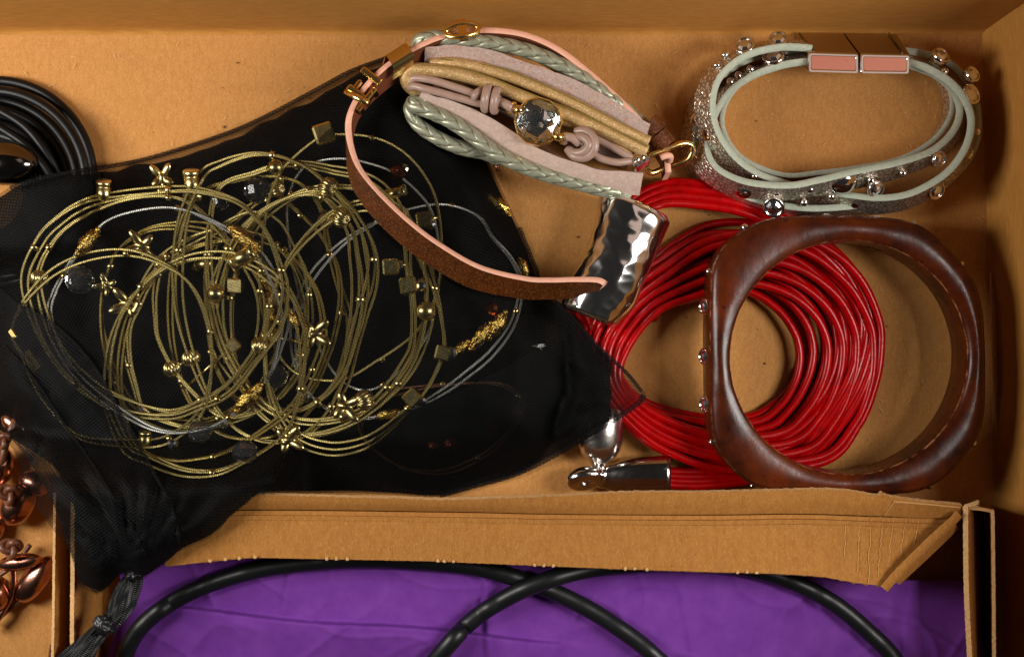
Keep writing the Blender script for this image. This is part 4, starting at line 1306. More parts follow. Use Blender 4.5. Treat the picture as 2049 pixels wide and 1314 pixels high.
for i in range(na):
    a = -math.pi + 2 * math.pi * i / na
    ro_ = np.interp(a, ang, rad_, period=2 * math.pi)
    ca, sa = math.cos(a), math.sin(a)
    ex, ey = 1701 + 239 * ca, 715 + 235 * sa
    ri_ = math.hypot(ex - cx0, ey - cy0)
    wob = nz(ca * 2, sa * 2, 1)
    zt = Z1 + .02 * wob - 0.03 * ca
    w_ = ro_ - ri_
    ring = [(ro_ - 2, Z0), (ro_ + 1, Z0 + .10), (ro_ + 2.5, (Z0 + zt) / 2), (ro_ + 1.5, zt - .20), (ro_ - .5, zt - .13), (ro_ - min(4, .1 * w_), zt - .07), (ro_ - min(10, .2 * w_), zt - .02), (ro_ - min(26, .34 * w_), zt + .03), ((ro_ + ri_) / 2, zt + .05), (ri_ + min(18, .28 * w_), zt + .02), (ri_ + min(7, .14 * w_), zt - .02), (ri_ + 2, zt - .06),
            (ri_ + nz(ca * 6, sa * 6, 3) * 1.2, zt - .12), (ri_ - 1, zt - .3), (ri_ - 2, (Z0 + zt) / 2), (ri_ - 1, Z0 + .1), (ri_ + 3, Z0)]
    for (r_, z) in ring:
        # the ring is measured at the top face; below it the same world radius
        p = W(cx0 + r_ * ca, cy0 + r_ * sa, Z1)
        z += .012 * nz(r_ * .05, a * 6, 2)
        vs.append(Vector((p.x, p.y, z)))
    wear += [(0, 0, {3: .8, 4: .9, 11: .7, 12: 1.0}.get(q, 0)) for q in range(17)]
m = 17
for i in range(na):
    for k in range(m):
        fs.append((i * m + k, i * m + (k + 1) % m, ((i + 1) % na) * m + (k + 1) % m, ((i + 1) % na) * m + k))
mb = MB(); mb.add(vs, fs, 0, True, wear)
fixn(mb.build('ring', wood, wb))
def stud(name, parent, px, py, z, r, nrm, kind, m1=silver, m2=stone):
    c = W(px, py, z)
    nrm = Vector(nrm).normalized()
    if kind == 'ball':
        mb = MB(); ball(mb, c, r, 12, 8, axis=nrm)
        return mb.build(name, m1, parent)
    if kind == 'dome':
        mb = MB()
        lathe(mb, c - nrm * r * .5, nrm, [(0, r * .95), (r * .2, r), (r * .45, r * .93), (r * .6, r * .75), (r * .75, r * .45), (r * .8, r * .1)], 14, smooth=True)
        return mb.build(name, m1, parent)
    mb = MB()
    lathe(mb, c - nrm * r * .6, nrm, [(0, r * .9), (r * .25, r), (r * .8, r), (r * .9, r * .92), (r * .9, r * .78), (r * .7, r * .72)], 18)
    ob = mb.build(name, m1, parent)
    mb = MB()
    lathe(mb, c - nrm * r * .05, nrm, [(0, r * .76), (r * .22, r * .74), (r * .44, r * .46), (r * .52, r * .2)], 7, smooth=False)
    mb.build('stone', m2, ob)
    return ob
for (x, y, r, n_, k) in [(1409, 607, 17, (-1, 0, .25), 'cup'), (1406, 714, 17, (-1, 0, .25), 'cup'), (1411, 816, 17, (-1, 0, .25), 'cup'), (1414, 535, 7, (-1, .4, .4), 'ball'), (1421, 893, 7, (-1, -.5, .4), 'ball'), (1493, 449, 8, (-.6, .8, .4), 'ball'),
                         (1667, 427, 9, (0, 1, .3), 'cup'), (1772, 430, 8, (0, 1, .3), 'cup'), (1844, 436, 6, (.4, .8, .3), 'ball'), (1941, 522, 7, (.7, .6, .3), 'ball'), (1962, 890, 8, (.8, -.5, .3), 'ball'), (1874, 982, 7, (.3, -.8, .3), 'ball'), (1508, 980, 6, (-.4, -.9, .3), 'ball')]:
    zz = 1.35 if k == 'cup' else 1.68
    a = math.atan2(y - cy0, x - cx0)
    pr = W(cx0 + (np.interp(a, ang, rad_, period=2 * math.pi) + 1.5) * math.cos(a), cy0 + (np.interp(a, ang, rad_, period=2 * math.pi) + 1.5) * math.sin(a), Z1)
    kk = CAMH / (CAMH - zz) * PPC                      # back to pixels at the stud's own height
    stud('set_stone' if k == 'cup' else 'ball_stud', wb, pr.x * kk + 1024.5 + 2 * n_[0], 657 - pr.y * kk - 2 * n_[1], zz, cm(r) * .95, (n_[0], n_[1], n_[2] + .25), k)

# ================================================================ STUDDED WRAP BRACELET
sb = thing('studded_bracelet', 'pebbled silver leather wrap bracelet with pale green edges, studs and magnetic clasp', 'bracelet', W(1670, 260, 0))
def upright(name, pts, h, th, flare, mats, n=150, closed=False, ctr=(1670, 255), parent=sb):
    T = px_path(pts, n, closed)
    B = []
    cw = W(ctr[0], ctr[1], 0)
    for i, p in enumerate(T):
        d = Vector((p[0] - cw.x, p[1] - cw.y, 0)).normalized()
        fl = flare(i / n) if callable(flare) else flare
        B.append((p[0] + d.x * fl, p[1] + d.y * fl, max(.03, p[2] - h)))
    mb = MB()
    strap(mb, T, B, th, closed=closed)
    return fixn(mb.build(name, mats, parent))
bandm = [sage_edge, pebble, tan_lining]
upright('strap', [(1625, 123, 1.55), (1590, 127, 1.5), (1558, 134, 1.45), (1510, 151, 1.35), (1467, 179, 1.25), (1441, 212, 1.2), (1424, 255, 1.25), (1417, 297, 1.35), (1431, 330, 1.5), (1463, 352, 1.62), (1510, 366, 1.72), (1582, 370, 1.8), (1645, 358, 1.85), (1716, 341, 1.85), (1795, 325, 1.8), (1862, 302, 1.6),
                  (1904, 266, 1.35), (1920, 225, 1.25), (1908, 185, 1.3), (1870, 150, 1.4), (1815, 130, 1.5)], .72, .2, .36, bandm)
upright('strap', [(1625, 98, 1.55), (1590, 95, 1.6), (1558, 96, 1.65), (1510, 106, 1.72), (1471, 126, 1.78), (1440, 158, 1.82), (1428, 198, 1.85), (1431, 241, 1.85), (1447, 281, 1.78), (1479, 320, 1.62), (1518, 346, 1.3), (1562, 362, 1.05), (1620, 378, .95), (1690, 388, 1.15), (1756, 395, 1.5),
                  (1815, 388, 1.65), (1867, 364, 1.72), (1906, 333, 1.78), (1934, 289, 1.82), (1943, 242, 1.82), (1931, 202, 1.8), (1902, 166, 1.72), (1859, 139, 1.62), (1815, 124, 1.55)], .7, .2, .34, bandm)
upright('strap', [(1640, 100, .95), (1560, 104, .95), (1480, 128, .95), (1420, 180, .95), (1396, 240, .95), (1393, 290, .95), (1403, 325, .98), (1430, 357, 1.0), (1470, 383, 1.0), (1530, 403, .98), (1590, 414, .98), (1650, 416, .95), (1720, 410, .9), (1790, 398, .85), (1870, 374, .85), (1925, 335, .9), (1953, 285, .95),
                  (1957, 235, .95), (1945, 180, .95), (1905, 130, .95), (1850, 108, .95), (1790, 100, .95)], .9, .19, .22, bandm)
upright('strap', [(1860, 120, .85), (1893, 160, .85), (1906, 205, .85), (1896, 245, .82), (1862, 285, .8), (1800, 318, .78), (1720, 335, .75), (1640, 345, .7), (1570, 350, .7), (1500, 325, .75), (1462, 290, .8), (1445, 240, .8), (1462, 190, .8), (1510, 145, .8), (1570, 118, .8)], .62, .14, .03, bandm)
def prism(name, top, bot, z1, z0, bev, mats, parent):
    """block between a top quad and a bottom quad (pixels) with a bevelled rim"""
    T = [W(x, y, z1) for x, y in top]; Bq = [W(x, y, z0) for x, y in bot]
    c = sum(T, Vector()) / 4
    def rnd(Q, inset):
        out = []
        cc = sum(Q, Vector()) / 4
        for i in range(4):
            a, b, d = Q[i], Q[i - 1], Q[(i + 1) % 4]
            u, v = (b - a).normalized(), (d - a).normalized()
            p = a + (u + v) * inset
            for k in range(5):
                t = k / 4
                # rounded corner from the side of u to the side of v
                ang = t * math.pi / 2
                out.append(p + u * (bev * (1 - math.sin(ang))) + v * (bev * (1 - math.cos(ang))))
        return out
    dn = Vector((0, 0, 1))
    rings = [[p for p in rnd(Bq, 0)], [p for p in rnd(T, 0)]]
    full = rings[1]
    nn = len(full)
    ax = (sum(Bq, Vector()) / 4 - c).normalized()
    low = [p + ax * .05 for p in full]
    tp = rnd(T, .03)
    rim = rnd(T, .075)
    sink = [p + ax * .025 for p in rnd(T, .095)]
    mb = MB()
    def loft(a, b, mi, sm=True):
        mb.add(a + b, [(i, (i + 1) % nn, nn + (i + 1) % nn, nn + i) for i in range(nn)], mi, sm)
    loft(rings[0], low, 0, False); loft(low, tp, 1); loft(tp, rim, 1); loft(rim, sink, 1)
    mb.add(sink, [tuple(range(nn))], 2, False)
    mb.add(rings[0], [tuple(range(nn))[::-1]], 0, False)
    return fixn(mb.build(name, mats, parent))
cl = [clasp_side, silver, pink_reflect]
prism('clasp_half', [(1617, 105), (1719, 108), (1719, 149), (1617, 146)], [(1589, 66), (1687, 66), (1690, 98), (1590, 96)], 1.72, .12, .05, cl, sb)
prism('clasp_half', [(1722, 108), (1822, 110), (1820, 150), (1722, 149)], [(1690, 66), (1796, 68), (1796, 100), (1692, 98)], 1.72, .12, .05, cl, sb)
# engraved grooves of the clasp
for (x0, x1) in ((1600, 1630), (1779, 1806)):
    mb = MB()
    A, B = W(x1, 104 if x0 < 1700 else 108, 1.64), W(x0, 67, .2)
    tube(mb, [tuple(A + Vector((0, .015, 0))), tuple(B + Vector((0, .015, 0)))], .025, 6)
    mb.build('clasp_groove', gunmetal, sb)
def outn(x, y, up=.5):
    v = Vector((x - 1670, -(y - 255) * 1.8, 0)).normalized()
    return (v.x, v.y, up)
for (x, y, r, k, z) in [(1417, 261, 22, 'dome', 1.45), (1689, 372, 25, 'dome', 1.55), (1490, 93, 18, 'cup', 1.5), (1558, 80, 17, 'cup', 1.4), (1548, 113, 20, 'cup', 1.3), (1882, 112, 16, 'cup', 1.5), (1945, 150, 15, 'cup', 1.4), (1942, 190, 19, 'cup', 1.5), (1878, 319, 15, 'cup', 1.5),
                        (1872, 381, 17, 'cup', 1.4), (1752, 378, 15, 'cup', 1.5), (1485, 383, 18, 'dome', 1.3), (1548, 414, 19, 'cup', 1.2), (1936, 305, 12, 'cup', 1.3), (1388, 238, 12, 'dome', 1.0), (1715, 410, 12, 'dome', 1.0)]:
    stud('set_stone' if k == 'cup' else 'dome_stud', sb, x, y, z, cm(r) * 1.12, outn(x, y, 1.5 if k == 'cup' else .7), k)
for (x, y, z) in [(1435, 131, 1.5), (1409, 186, 1.4), (1459, 316, 1.4), (1432, 345, 1.3), (1553, 385, 1.4), (1621, 378, 1.5), (1743, 360, 1.55), (1807, 346, 1.5), (1609, 405, 1.1), (1664, 393, 1.2), (1502, 139, 1.2), (1462, 164, 1.1), (1890, 144, 1.4), (1947, 250, 1.3), (1914, 337, 1.3), (1955, 264, 1.1), (1451, 110, 1.4),
                  (1390, 272, .9), (1394, 316, .9), (1510, 352, 1.2), (1826, 393, 1.3), (1776, 400, 1.1), (1478, 152, 1.1), (1888, 358, 1.2)]:
    stud('ball_stud', sb, x, y, z, .12, outn(x, y), 'ball')
# ================================================================ ROSE-GOLD LEATHER STRAP BRACELET
rs = thing('leather_strap_bracelet', 'narrow bronze leather strap with a pink edge and gold buckles, lying open on the pouch', 'bracelet', W(900, 330, 0))
TB = [((1210, 566, 2.25), (1206, 570, 2.0)), ((1195, 559, 2.28), (1192, 583, 1.75)), ((1150, 558, 2.28), (1150, 591, 1.65)), ((1100, 559, 2.25), (1100, 594, 1.62)), ((1050, 556, 2.22), (1045, 593, 1.6)), ((960, 533, 2.2), (945, 573, 1.6)), ((880, 488, 2.2), (866, 530, 1.62)), ((820, 443, 2.2), (802, 483, 1.65)),
      ((760, 386, 2.2), (743, 425, 1.7)), ((720, 336, 2.2), (707, 366, 1.7)), ((702, 290, 2.2), (699, 306, 1.7)), ((697, 245, 2.2), (708, 250, 1.7)), ((708, 208, 2.2), (727, 218, 1.65)), ((732, 172, 2.2), (754, 190, 1.6)), ((772, 132, 2.2), (797, 157, 1.5)),
      ((825, 98, 2.2), (846, 126, 1.4)), ((880, 74, 2.1), (890, 108, 1.2)), ((940, 62, 2.05), (944, 96, 1.1)), ((1000, 61, 2.05), (999, 98, 1.05)), ((1060, 72, 2.05), (1052, 110, 1.0)), ((1120, 100, 2.05), (1108, 137, 1.0)), ((1180, 146, 2.0), (1162, 180, 1.0)), ((1240, 200, 1.9), (1222, 226, 1.0)), ((1290, 252, 1.7), (1276, 272, .95)), ((1330, 306, 1.4), (1322, 322, .8)), ((1338, 345, 1.3), (1330, 360, .7))]
nT = 190
T = px_path([p[0] for p in TB], nT); B = px_path([p[1] for p in TB], nT)
mb = MB()
strap(mb, T, B, .17)
so = fixn(mb.build('strap', [rose_edge, rose_lining, rose_face], rs))
def at_strap(px, py):
    w = [(abs(W(px, py, t[2]).x - t[0]) ** 2 + abs(W(px, py, t[2]).y - t[1]) ** 2, i) for i, t in enumerate(T)]
    i = min(w)[1]
    tg = Vector(T[min(i + 2, nT - 1)] - T[max(i - 2, 0)]).normalized()
    dn = Vector(B[i] - T[i])
    nr = dn.normalized().cross(tg).normalized()
    return Vector(T[i]), tg, dn, nr
def frame_ring(name, px, py, half_along, extra, wire, m=gold, parent=rs, up=.1):
    """rectangular buckle lying on the strap's edge, the strap running through it"""
    c, tg, dn, nr = at_strap(px, py)
    mb = MB()
    a = math.atan2(tg.y, tg.x)
    d = dn.normalized()
    for s_ in (-1, 1):
        rbox(mb, c + tg * half_along * s_ - d * up, (wire * 1.3, extra + wire, wire), (0, 0, a), wire * .6)
        rbox(mb, c + nr * extra * s_ + d * .12, (half_along - wire * 1.1, wire, wire * 2.2), (0, 0, a), wire * .6)
        rbox(mb, c + tg * half_along * s_ + nr * (extra - .02) + d * .28, (wire * 1.1, wire * .9, .34), (0, 0, a), wire * .5)
    return mb.build(name, m, parent)
# square buckle with a roller, left
frame_ring('buckle', 730, 178, .30, .25, .075)
c, tg, dn, nr = at_strap(716, 196)
mb = MB(); tube(mb, [tuple(c + nr * .42 + Vector((0, 0, .14))), tuple(c + Vector((0, 0, .16))), tuple(c - nr * .36 + Vector((0, 0, .14)))], .095, 12); mb.build('buckle_roller', gold, rs)
# flat slider plate
c, tg, dn, nr = at_strap(797, 116)
mb = MB()
A, Bq = [], []
for k in range(13):
    a = -1.25 + 2.5 * k / 12
    off = nr * (.30 * math.sin(a)) + Vector((0, 0, .16 * math.cos(a) - .02)) - dn.normalized() * 0 + dn * max(0, abs(a) - .8) * .9
    A.append(c + tg * .34 + off); Bq.append(c - tg * .30 + off)
sheet(mb, A, Bq, .04, 6)
fixn(mb.build('slider_plate', gold, rs))
# end ring at the top: oval with a flat centre bar
c, tg, dn, nr = at_strap(925, 64)
mb = MB()
loop = [tuple(c + tg * (.45 * math.cos(a)) + nr * (.15 * math.sin(a)) * 1.3 + Vector((0, 0, .10 + .1 * math.sin(a) ** 2))) for a in np.linspace(0, 2 * math.pi, 40, endpoint=False)]
tube(mb, loop, .075, 10, True)
mb.build('oval_ring', gold, rs)
mb = MB()
sheet(mb, [c + tg * (-.11) + nr * s + Vector((0, 0, .24 - .6 * s * s)) for s in np.linspace(-.34, .34, 9)], [c + tg * .13 + nr * s + Vector((0, 0, .24 - .6 * s * s)) for s in np.linspace(-.34, .34, 9)], .05, 3)
fixn(mb.build('ring_bar', gold, rs))
# keeper loops of bronze leather at the right end
for (px, py, z) in ((1303, 258, 1.35), (1322, 285, 1.3)):
    c = W(px, py, z)
    d = Vector((0.62, -0.78, 0)).normalized(); sd = Vector((.78, .62, 0))
    mb = MB()
    A, Bq = [], []
    for k in range(29):
        a = 2 * math.pi * k / 28
        off = sd * (.36 * math.copysign(abs(math.cos(a)) ** .7, math.cos(a))) + Vector((0, 0, .42 * math.copysign(abs(math.sin(a)) ** .8, math.sin(a))))
        A.append(c + off - d * .21); Bq.append(c + off + d * .21)
    sheet(mb, A, Bq, .05, 4, fn=lambda u, t: Vector((0, 0, 0)))
    fixn(mb.build('keeper_loop', rose_face, rs))
# gold end buckle: rounded ring with flat long sides
mb = MB()
loop = px_path([(1296, 314, 1.6), (1330, 300, 1.6), (1362, 288, 1.58), (1380, 289, 1.5), (1386, 300, 1.4), (1378, 318, 1.3), (1358, 328, 1.2), (1330, 337, 1.15), (1303, 346, 1.2), (1292, 332, 1.4)], 90, True)
tube(mb, loop, .085, 12, True)
mb.build('end_buckle', gold, rs)
mb = MB()
tube(mb, px_path([(1322, 316, 1.7), (1332, 312, 1.72), (1341, 313, 1.6), (1340, 322, 1.35)], 16), .09, 10)
mb.build('pink_tongue', rose_edge, rs)

# a rose-coloured band with copper staples, glimpsed under the wrap bracelet
cb = thing('stapled_band', 'pinkish leather band with small copper staples, glimpsed beneath the taupe wrap bracelet', 'bracelet', W(1000, 260, 0))
mb = MB()
A = px_path([(930, 170, 1.0), (980, 205, 1.0), (1030, 240, 1.0), (1090, 290, .95), (1150, 330, .85)], 40)
Bq = px_path([(900, 235, .75), (945, 285, .75), (985, 320, .75), (1040, 345, .7), (1110, 372, .6)], 40)
sheet(mb, A, Bq, .08, 6)
fixn(mb.build('band', tan_lining, cb))
for (x, y) in ((1006, 304), (1048, 326), (958, 310), (996, 334), (1021, 249), (966, 274)):
    mb = MB()
    for s in (-2.4, 2.4):
        tube(mb, px_path([(x + s - 3, y - 8, .9), (x + s, y, 1.02), (x + s + 2, y + 8, .9)], 10), .028, 6)
    o = mb.build('staple', copper, cb)

# ================================================================ TAUPE WRAP BRACELET WITH CRYSTAL
wr = thing('wrap_bracelet', 'bundled wrap bracelet of braided sage, lilac suede and gold cords with a faceted crystal', 'bracelet', W(1050, 230, 0))
def braid(name, pts, r, step=.52):
    n = 460
    P = px_path(pts, n)
    P, T_, S_, U_ = frames(P)
    L = np.concatenate([[0], np.cumsum(np.linalg.norm(np.diff(P, axis=0), axis=1))])
    sides = 48
    vs, ts, fs = [], [], []
    for i in range(n):
        for k in range(sides):
            a = 2 * math.pi * k / sides
            p = L[i] / step
            a2 = a + 0.22 * math.sin(2 * math.pi * p)
            j = int(math.floor(a2 / (math.pi / 2)))
            v = (a2 / (math.pi / 2) - j) * 2 - 1
            lean = 1 if j % 2 else -1
            t = (p + lean * v * .36 + .5 * (j % 2)) % 1.0
            h = (1 - abs(2 * t - 1) ** 5) ** .7 * (1 - .75 * abs(v) ** 5)
            h *= .8 + .2 * math.sin(math.pi * t)
            rr = r * (.84 + .18 * h)
            vs.append(P[i] + (S_[i] * math.cos(a) + U_[i] * math.sin(a)) * rr)
            ts.append((L[i], a, h))
    for i in range(n - 1):
        for k in range(sides):
            k2 = (k + 1) % sides
            fs.append((i * sides + k, i * sides + k2, (i + 1) * sides + k2, (i + 1) * sides + k))
    fs.append(tuple(range(sides))[::-1]); fs.append(tuple((n - 1) * sides + k for k in range(sides)))
    mb = MB(); mb.add(vs, fs, 0, True, ts)
    return mb.build(name, braid_m, wr)
braid('braided_cord', [(850, 100, 1.3), (838, 92, 1.55), (845, 80, 1.75), (875, 76, 1.85), (909, 78, 1.9), (976, 86, 1.95), (1040, 98, 1.95), (1095, 118, 1.95), (1160, 152, 1.9), (1217, 195, 1.8), (1252, 222, 1.6), (1285, 250, 1.3)], .21)
braid('braided_cord', [(905, 215, 1.4), (850, 205, 1.7), (828, 205, 1.75), (835, 213, 1.85), (893, 238, 1.9), (941, 269, 1.9), (996, 309, 1.9), (1056, 337, 1.88), (1115, 356, 1.8), (1160, 368, 1.75), (1205, 379, 1.7), (1260, 386, 1.5)], .205)
braid('braided_cord', [(826, 206, 1.6), (822, 222, 1.55), (838, 250, 1.5), (877, 277, 1.5), (925, 297, 1.5), (965, 305, 1.4), (1000, 318, 1.3)], .2)
def ribbon_strip(name, up_, lo_, th, mats, n=90, bulge=.06, mi=(0, 1, 2), seed=0):
    A = px_path(up_, n); Bq = px_path(lo_, n)
    mb = MB()
    sheet(mb, A, Bq, th, 8, mi=mi, fn=lambda u, t: Vector((0, 0, bulge * math.sin(math.pi * t) + .012 * nz(u * 22, t * 3, seed))))
    return fixn(mb.build(name, mats, wr))
ribbon_strip('suede_strip', [(853, 96, 1.95), (917, 92, 2.0), (976, 101, 2.02), (1036, 119, 2.02), (1095, 140, 2.02), (1160, 166, 2.0), (1205, 190, 1.98), (1300, 249, 1.95)],
             [(850, 119, 1.75), (885, 121, 1.78), (957, 129, 1.78), (1016, 145, 1.78), (1095, 176, 1.78), (1160, 208, 1.78), (1213, 235, 1.76), (1293, 279, 1.74)], .14, [suede, suede_pale, suede])
ribbon_strip('suede_strip', [(846, 184, 1.85), (897, 199, 1.9), (957, 222, 1.92), (1016, 256, 1.92), (1075, 296, 1.92), (1160, 327, 1.92), (1200, 338, 1.92), (1286, 345, 1.92)],
             [(840, 200, 1.6), (893, 228, 1.62), (941, 258, 1.62), (996, 298, 1.62), (1036, 322, 1.62), (1095, 349, 1.62), (1160, 369, 1.62), (1200, 377, 1.62), (1279, 384, 1.6)], .15, [suede_pale, suede_pale, suede_pale], seed=4)
# unseen lower turns, added on edge to block light under the bundle
for pts in ([(856, 205, 1.5), (893, 222, 1.55), (941, 250, 1.55), (996, 290, 1.55), (1056, 322, 1.55), (1115, 342, 1.55), (1160, 352, 1.5), (1205, 362, 1.5), (1268, 366, 1.5)],
            [(850, 112, 1.5), (917, 110, 1.6), (976, 116, 1.6), (1036, 132, 1.6), (1095, 156, 1.6), (1160, 186, 1.6), (1209, 212, 1.6), (1285, 262, 1.55)],
            [(838, 160, 1.4), (900, 175, 1.5), (970, 200, 1.5), (1040, 235, 1.5), (1110, 262, 1.5), (1180, 290, 1.5), (1262, 322, 1.4)]):
    T_ = px_path(pts, 70)
    B_ = [(p[0], p[1], .06) for p in T_]
    mb = MB(); strap(mb, T_, B_, .16)
    fixn(mb.build('light_block_turn', [suede_pale, suede, suede], wr))
# gold piping cords (three) with a sewn seam
def cord(name, pts, r, m, n=110, sides=14, par=None):
    mb = MB(); tube(mb, px_path(pts, n), r, sides)
    return mb.build(name, m, par or wr)
g1 = cord('gold_cord', [(862, 126, 1.85), (917, 127, 1.98), (996, 146, 2.0), (1075, 175, 2.0), (1160, 214, 2.0), (1230, 252, 1.98), (1298, 284, 1.9)], .165, gold_leather)
g2 = cord('gold_cord', [(850, 190, 1.6), (822, 176, 1.75), (812, 156, 1.9), (822, 140, 2.0), (862, 140, 2.05), (917, 149, 2.08), (976, 166, 2.08), (1036, 190, 2.08), (1100, 216, 2.05), (1160, 240, 2.02), (1215, 266, 2.0), (1294, 303, 1.9)], .175, gold_leather)
g3 = cord('gold_cord', [(870, 168, 1.72), (940, 184, 1.75), (1010, 208, 1.75), (1080, 228, 1.75), (1150, 248, 1.78), (1200, 270, 1.8), (1240, 296, 1.8), (1266, 316, 1.7)], .16, gold_leather)
for pts, par in (([(845, 131, 2.19), (917, 137, 2.2), (976, 154, 2.2), (1036, 178, 2.2), (1100, 203, 2.18), (1160, 227, 2.15), (1296, 293, 2.08)], g2), ([(880, 118, 2.1), (996, 136, 2.14), (1075, 165, 2.14), (1160, 205, 2.14), (1290, 273, 2.04)], g1)):
    mb = MB(); tube(mb, px_path(pts, 120), .022, 6); mb.build('sewn_seam', gold_stitch, par)
# taupe round cords, knots
cord('taupe_cord', [(820, 168, 1.85), (827, 157, 1.95), (850, 158, 2.05), (877, 164, 2.1), (920, 178, 2.15), (965, 193, 2.2), (1000, 204, 2.25)], .105, taupe)
cord('taupe_cord', [(818, 176, 1.85), (830, 173, 2.0), (850, 178, 2.1), (882, 186, 2.12), (925, 198, 2.15), (965, 208, 2.2), (1000, 206, 2.2)], .105, taupe)
cord('taupe_cord', [(1165, 292, 2.2), (1182, 305, 2.15), (1205, 318, 2.1), (1235, 325, 2.08), (1262, 322, 2.0)], .1, taupe)
cord('taupe_cord', [(1160, 270, 2.0), (1190, 277, 1.98), (1220, 292, 1.98), (1245, 306, 1.95), (1264, 316, 1.9)], .1, taupe)
cord('taupe_cord', [(1000, 204, 2.2), (1012, 209, 2.25), (1022, 216, 2.2), (1028, 224, 2.0)], .125, taupe, 24)
cord('taupe_cord', [(1128, 284, 2.0), (1132, 275, 2.2), (1145, 276, 2.25), (1160, 288, 2.2)], .12, taupe, 24)
ax = (W(1010, 210, 2.2) - W(950, 192, 2.2)).normalized()
for (px, py, r_) in ((974, 197, .29), (992, 201, .28)):
    mb = MB(); torus(mb, W(px, py, 2.15), r_, .115, ax + Vector((0, .12, .1)), 36, 14); mb.build('knot_turn', taupe, wr)
mb = MB(); tube(mb, px_path([(958, 208, 1.9), (950, 196, 2.25), (956, 185, 2.3), (968, 180, 2.1)], 20), .11, 12); mb.build('knot_turn', taupe, wr)
cord('knot_turn', [(1140, 300, 2.05), (1152, 306, 2.2), (1170, 302, 2.35), (1178, 288, 2.4), (1168, 276, 2.35), (1152, 272, 2.15)], .115, taupe, 40)
cord('knot_turn', [(1136, 298, 2.0), (1150, 313, 2.15), (1174, 314, 2.25), (1189, 298, 2.35), (1187, 276, 2.35), (1170, 262, 2.2), (1152, 264, 2.05)], .12, taupe, 50)
# crystal in its gold bezel
cc = W(1077, 243, 2.3)
mb = MB()
nn = 12
def ring_(r, z, tw=0.0):
    return [cc + Vector((r * math.cos(2 * math.pi * (k + tw) / nn), r * math.sin(2 * math.pi * (k + tw) / nn), z)) for k in range(nn)]
RB = .655
lo_ = ring_(RB, -.28); hi_ = ring_(RB, .0); rim_ = ring_(RB - .03, .035); in_ = ring_(RB - .06, .01); dn_ = ring_(RB - .06, -.12)
for a, b in ((lo_, hi_), (hi_, rim_), (rim_, in_), (in_, dn_)):
    mb.add(a + b, [(k, (k + 1) % nn, nn + (k + 1) % nn, nn + k) for k in range(nn)], 0, False)
mb.add(lo_, [tuple(range(nn))[::-1]])
bz = mb.build('bezel', gold, wr)
# faceted mirror back
mb = MB()
rows = [(RB - .068, -.06, 10, 0.0), (.50, -.13, 10, .5), (.30, -.2, 7, .2), (.12, -.22, 5, .6)]
pts2 = []
for (r_, z_, n_, tw) in rows:
    for k in range(n_):
        a = 2 * math.pi * (k + tw) / n_ + .1
        q = 0 if r_ > .55 else 1
        pts2.append(Vector((r_ * math.cos(a) + random.uniform(-.05, .05) * q, r_ * math.sin(a) + random.uniform(-.05, .05) * q, z_ + random.uniform(-.085, .085) * q)))
v_, _, f_, _, _, _ = delaunay_2d_cdt([Vector((p.x, p.y)) for p in pts2], [], [], 0, 1e-5)
for t in f_:
    tri = [cc + pts2[i] for i in t]
    if (tri[1] - tri[0]).cross(tri[2] - tri[0]).z < 0:
        tri = tri[::-1]
    mb.add(tri, [(0, 1, 2)], 0, False)
mb.build('foil_back', foil, bz)
mb = MB()
nn2 = 10
def rg(r, z, n, tw=0.0):
    return [cc + Vector((r * math.cos(2 * math.pi * (k + tw) / n + .2), r * math.sin(2 * math.pi * (k + tw) / n + .2), z)) for k in range(n)]
r0, r1, r2, r3, r4 = rg(RB - .068, -.06, 10), rg(RB - .068, .03, 10), rg(.50, .13, 10, .5), rg(.32, .205, 5, .25), rg(.13, .235, 5, .75)
V_ = r0 + r1 + r2 + r3 + r4
F_ = []
for k in range(10):
    k2 = (k + 1) % 10
    F_.append((k, k2, 10 + k2, 10 + k))
    F_.append((10 + k, 10 + k2, 20 + k))
    F_.append((20 + k, 10 + k2, 20 + k2))
for k in range(5):
    k2 = (k + 1) % 5
    F_.append((20 + 2 * k, 20 + (2 * k + 1) % 10, 30 + k))
    F_.append((20 + (2 * k + 1) % 10, 20 + (2 * k + 2) % 10, 30 + k2))
    F_.append((20 + (2 * k + 1) % 10, 30 + k2, 30 + k))
    F_.append((30 + k, 30 + k2, 35 + k))
    F_.append((35 + k, 30 + k2, 35 + k2))
F_.append((35, 36, 37, 38, 39)); F_.append(tuple(range(10))[::-1])
mb.add(V_, F_, 0, False)
fixn(mb.build('crystal', glass, bz))
for (px, py, ax_) in ((1025, 217, (.6, -.5, .6)), (1130, 277, (.6, -.5, .6))):
    mb = MB(); torus(mb, W(px, py, 2.15), .15, .045, ax_, 26, 10); mb.build('jump_ring', gold, bz)
for (px, py, qx, qy) in ((1030, 218, 1046, 222), (1108, 272, 1126, 276)):
    mb = MB(); tube(mb, [tuple(W(px, py, 2.25)), tuple(W((px + qx) / 2, (py + qy) / 2, 2.3)), tuple(W(qx, qy, 2.25))], .12, 12); mb.build('lug', gold, bz)
# end clasp: chrome bar with tiny stones
mb = MB()
d = (W(1292, 308, 1.8) - W(1264, 326, 1.8)).normalized()
rbox(mb, W(1279, 321, 1.8), (.26, .2, .22), (-.35, .1, math.atan2(d.y, d.x)), .06)
eb = mb.build('end_bar', silver, wr)
for (px, py) in ((1269, 321), (1276, 317), (1286, 312), (1281, 325), (1290, 320)):
    mb = MB(); lathe(mb, W(px, py, 2.03), (0, 0, 1), [(0, .055), (.03, .05), (.05, .025)], 7, smooth=False); mb.build('stone', stone, eb)

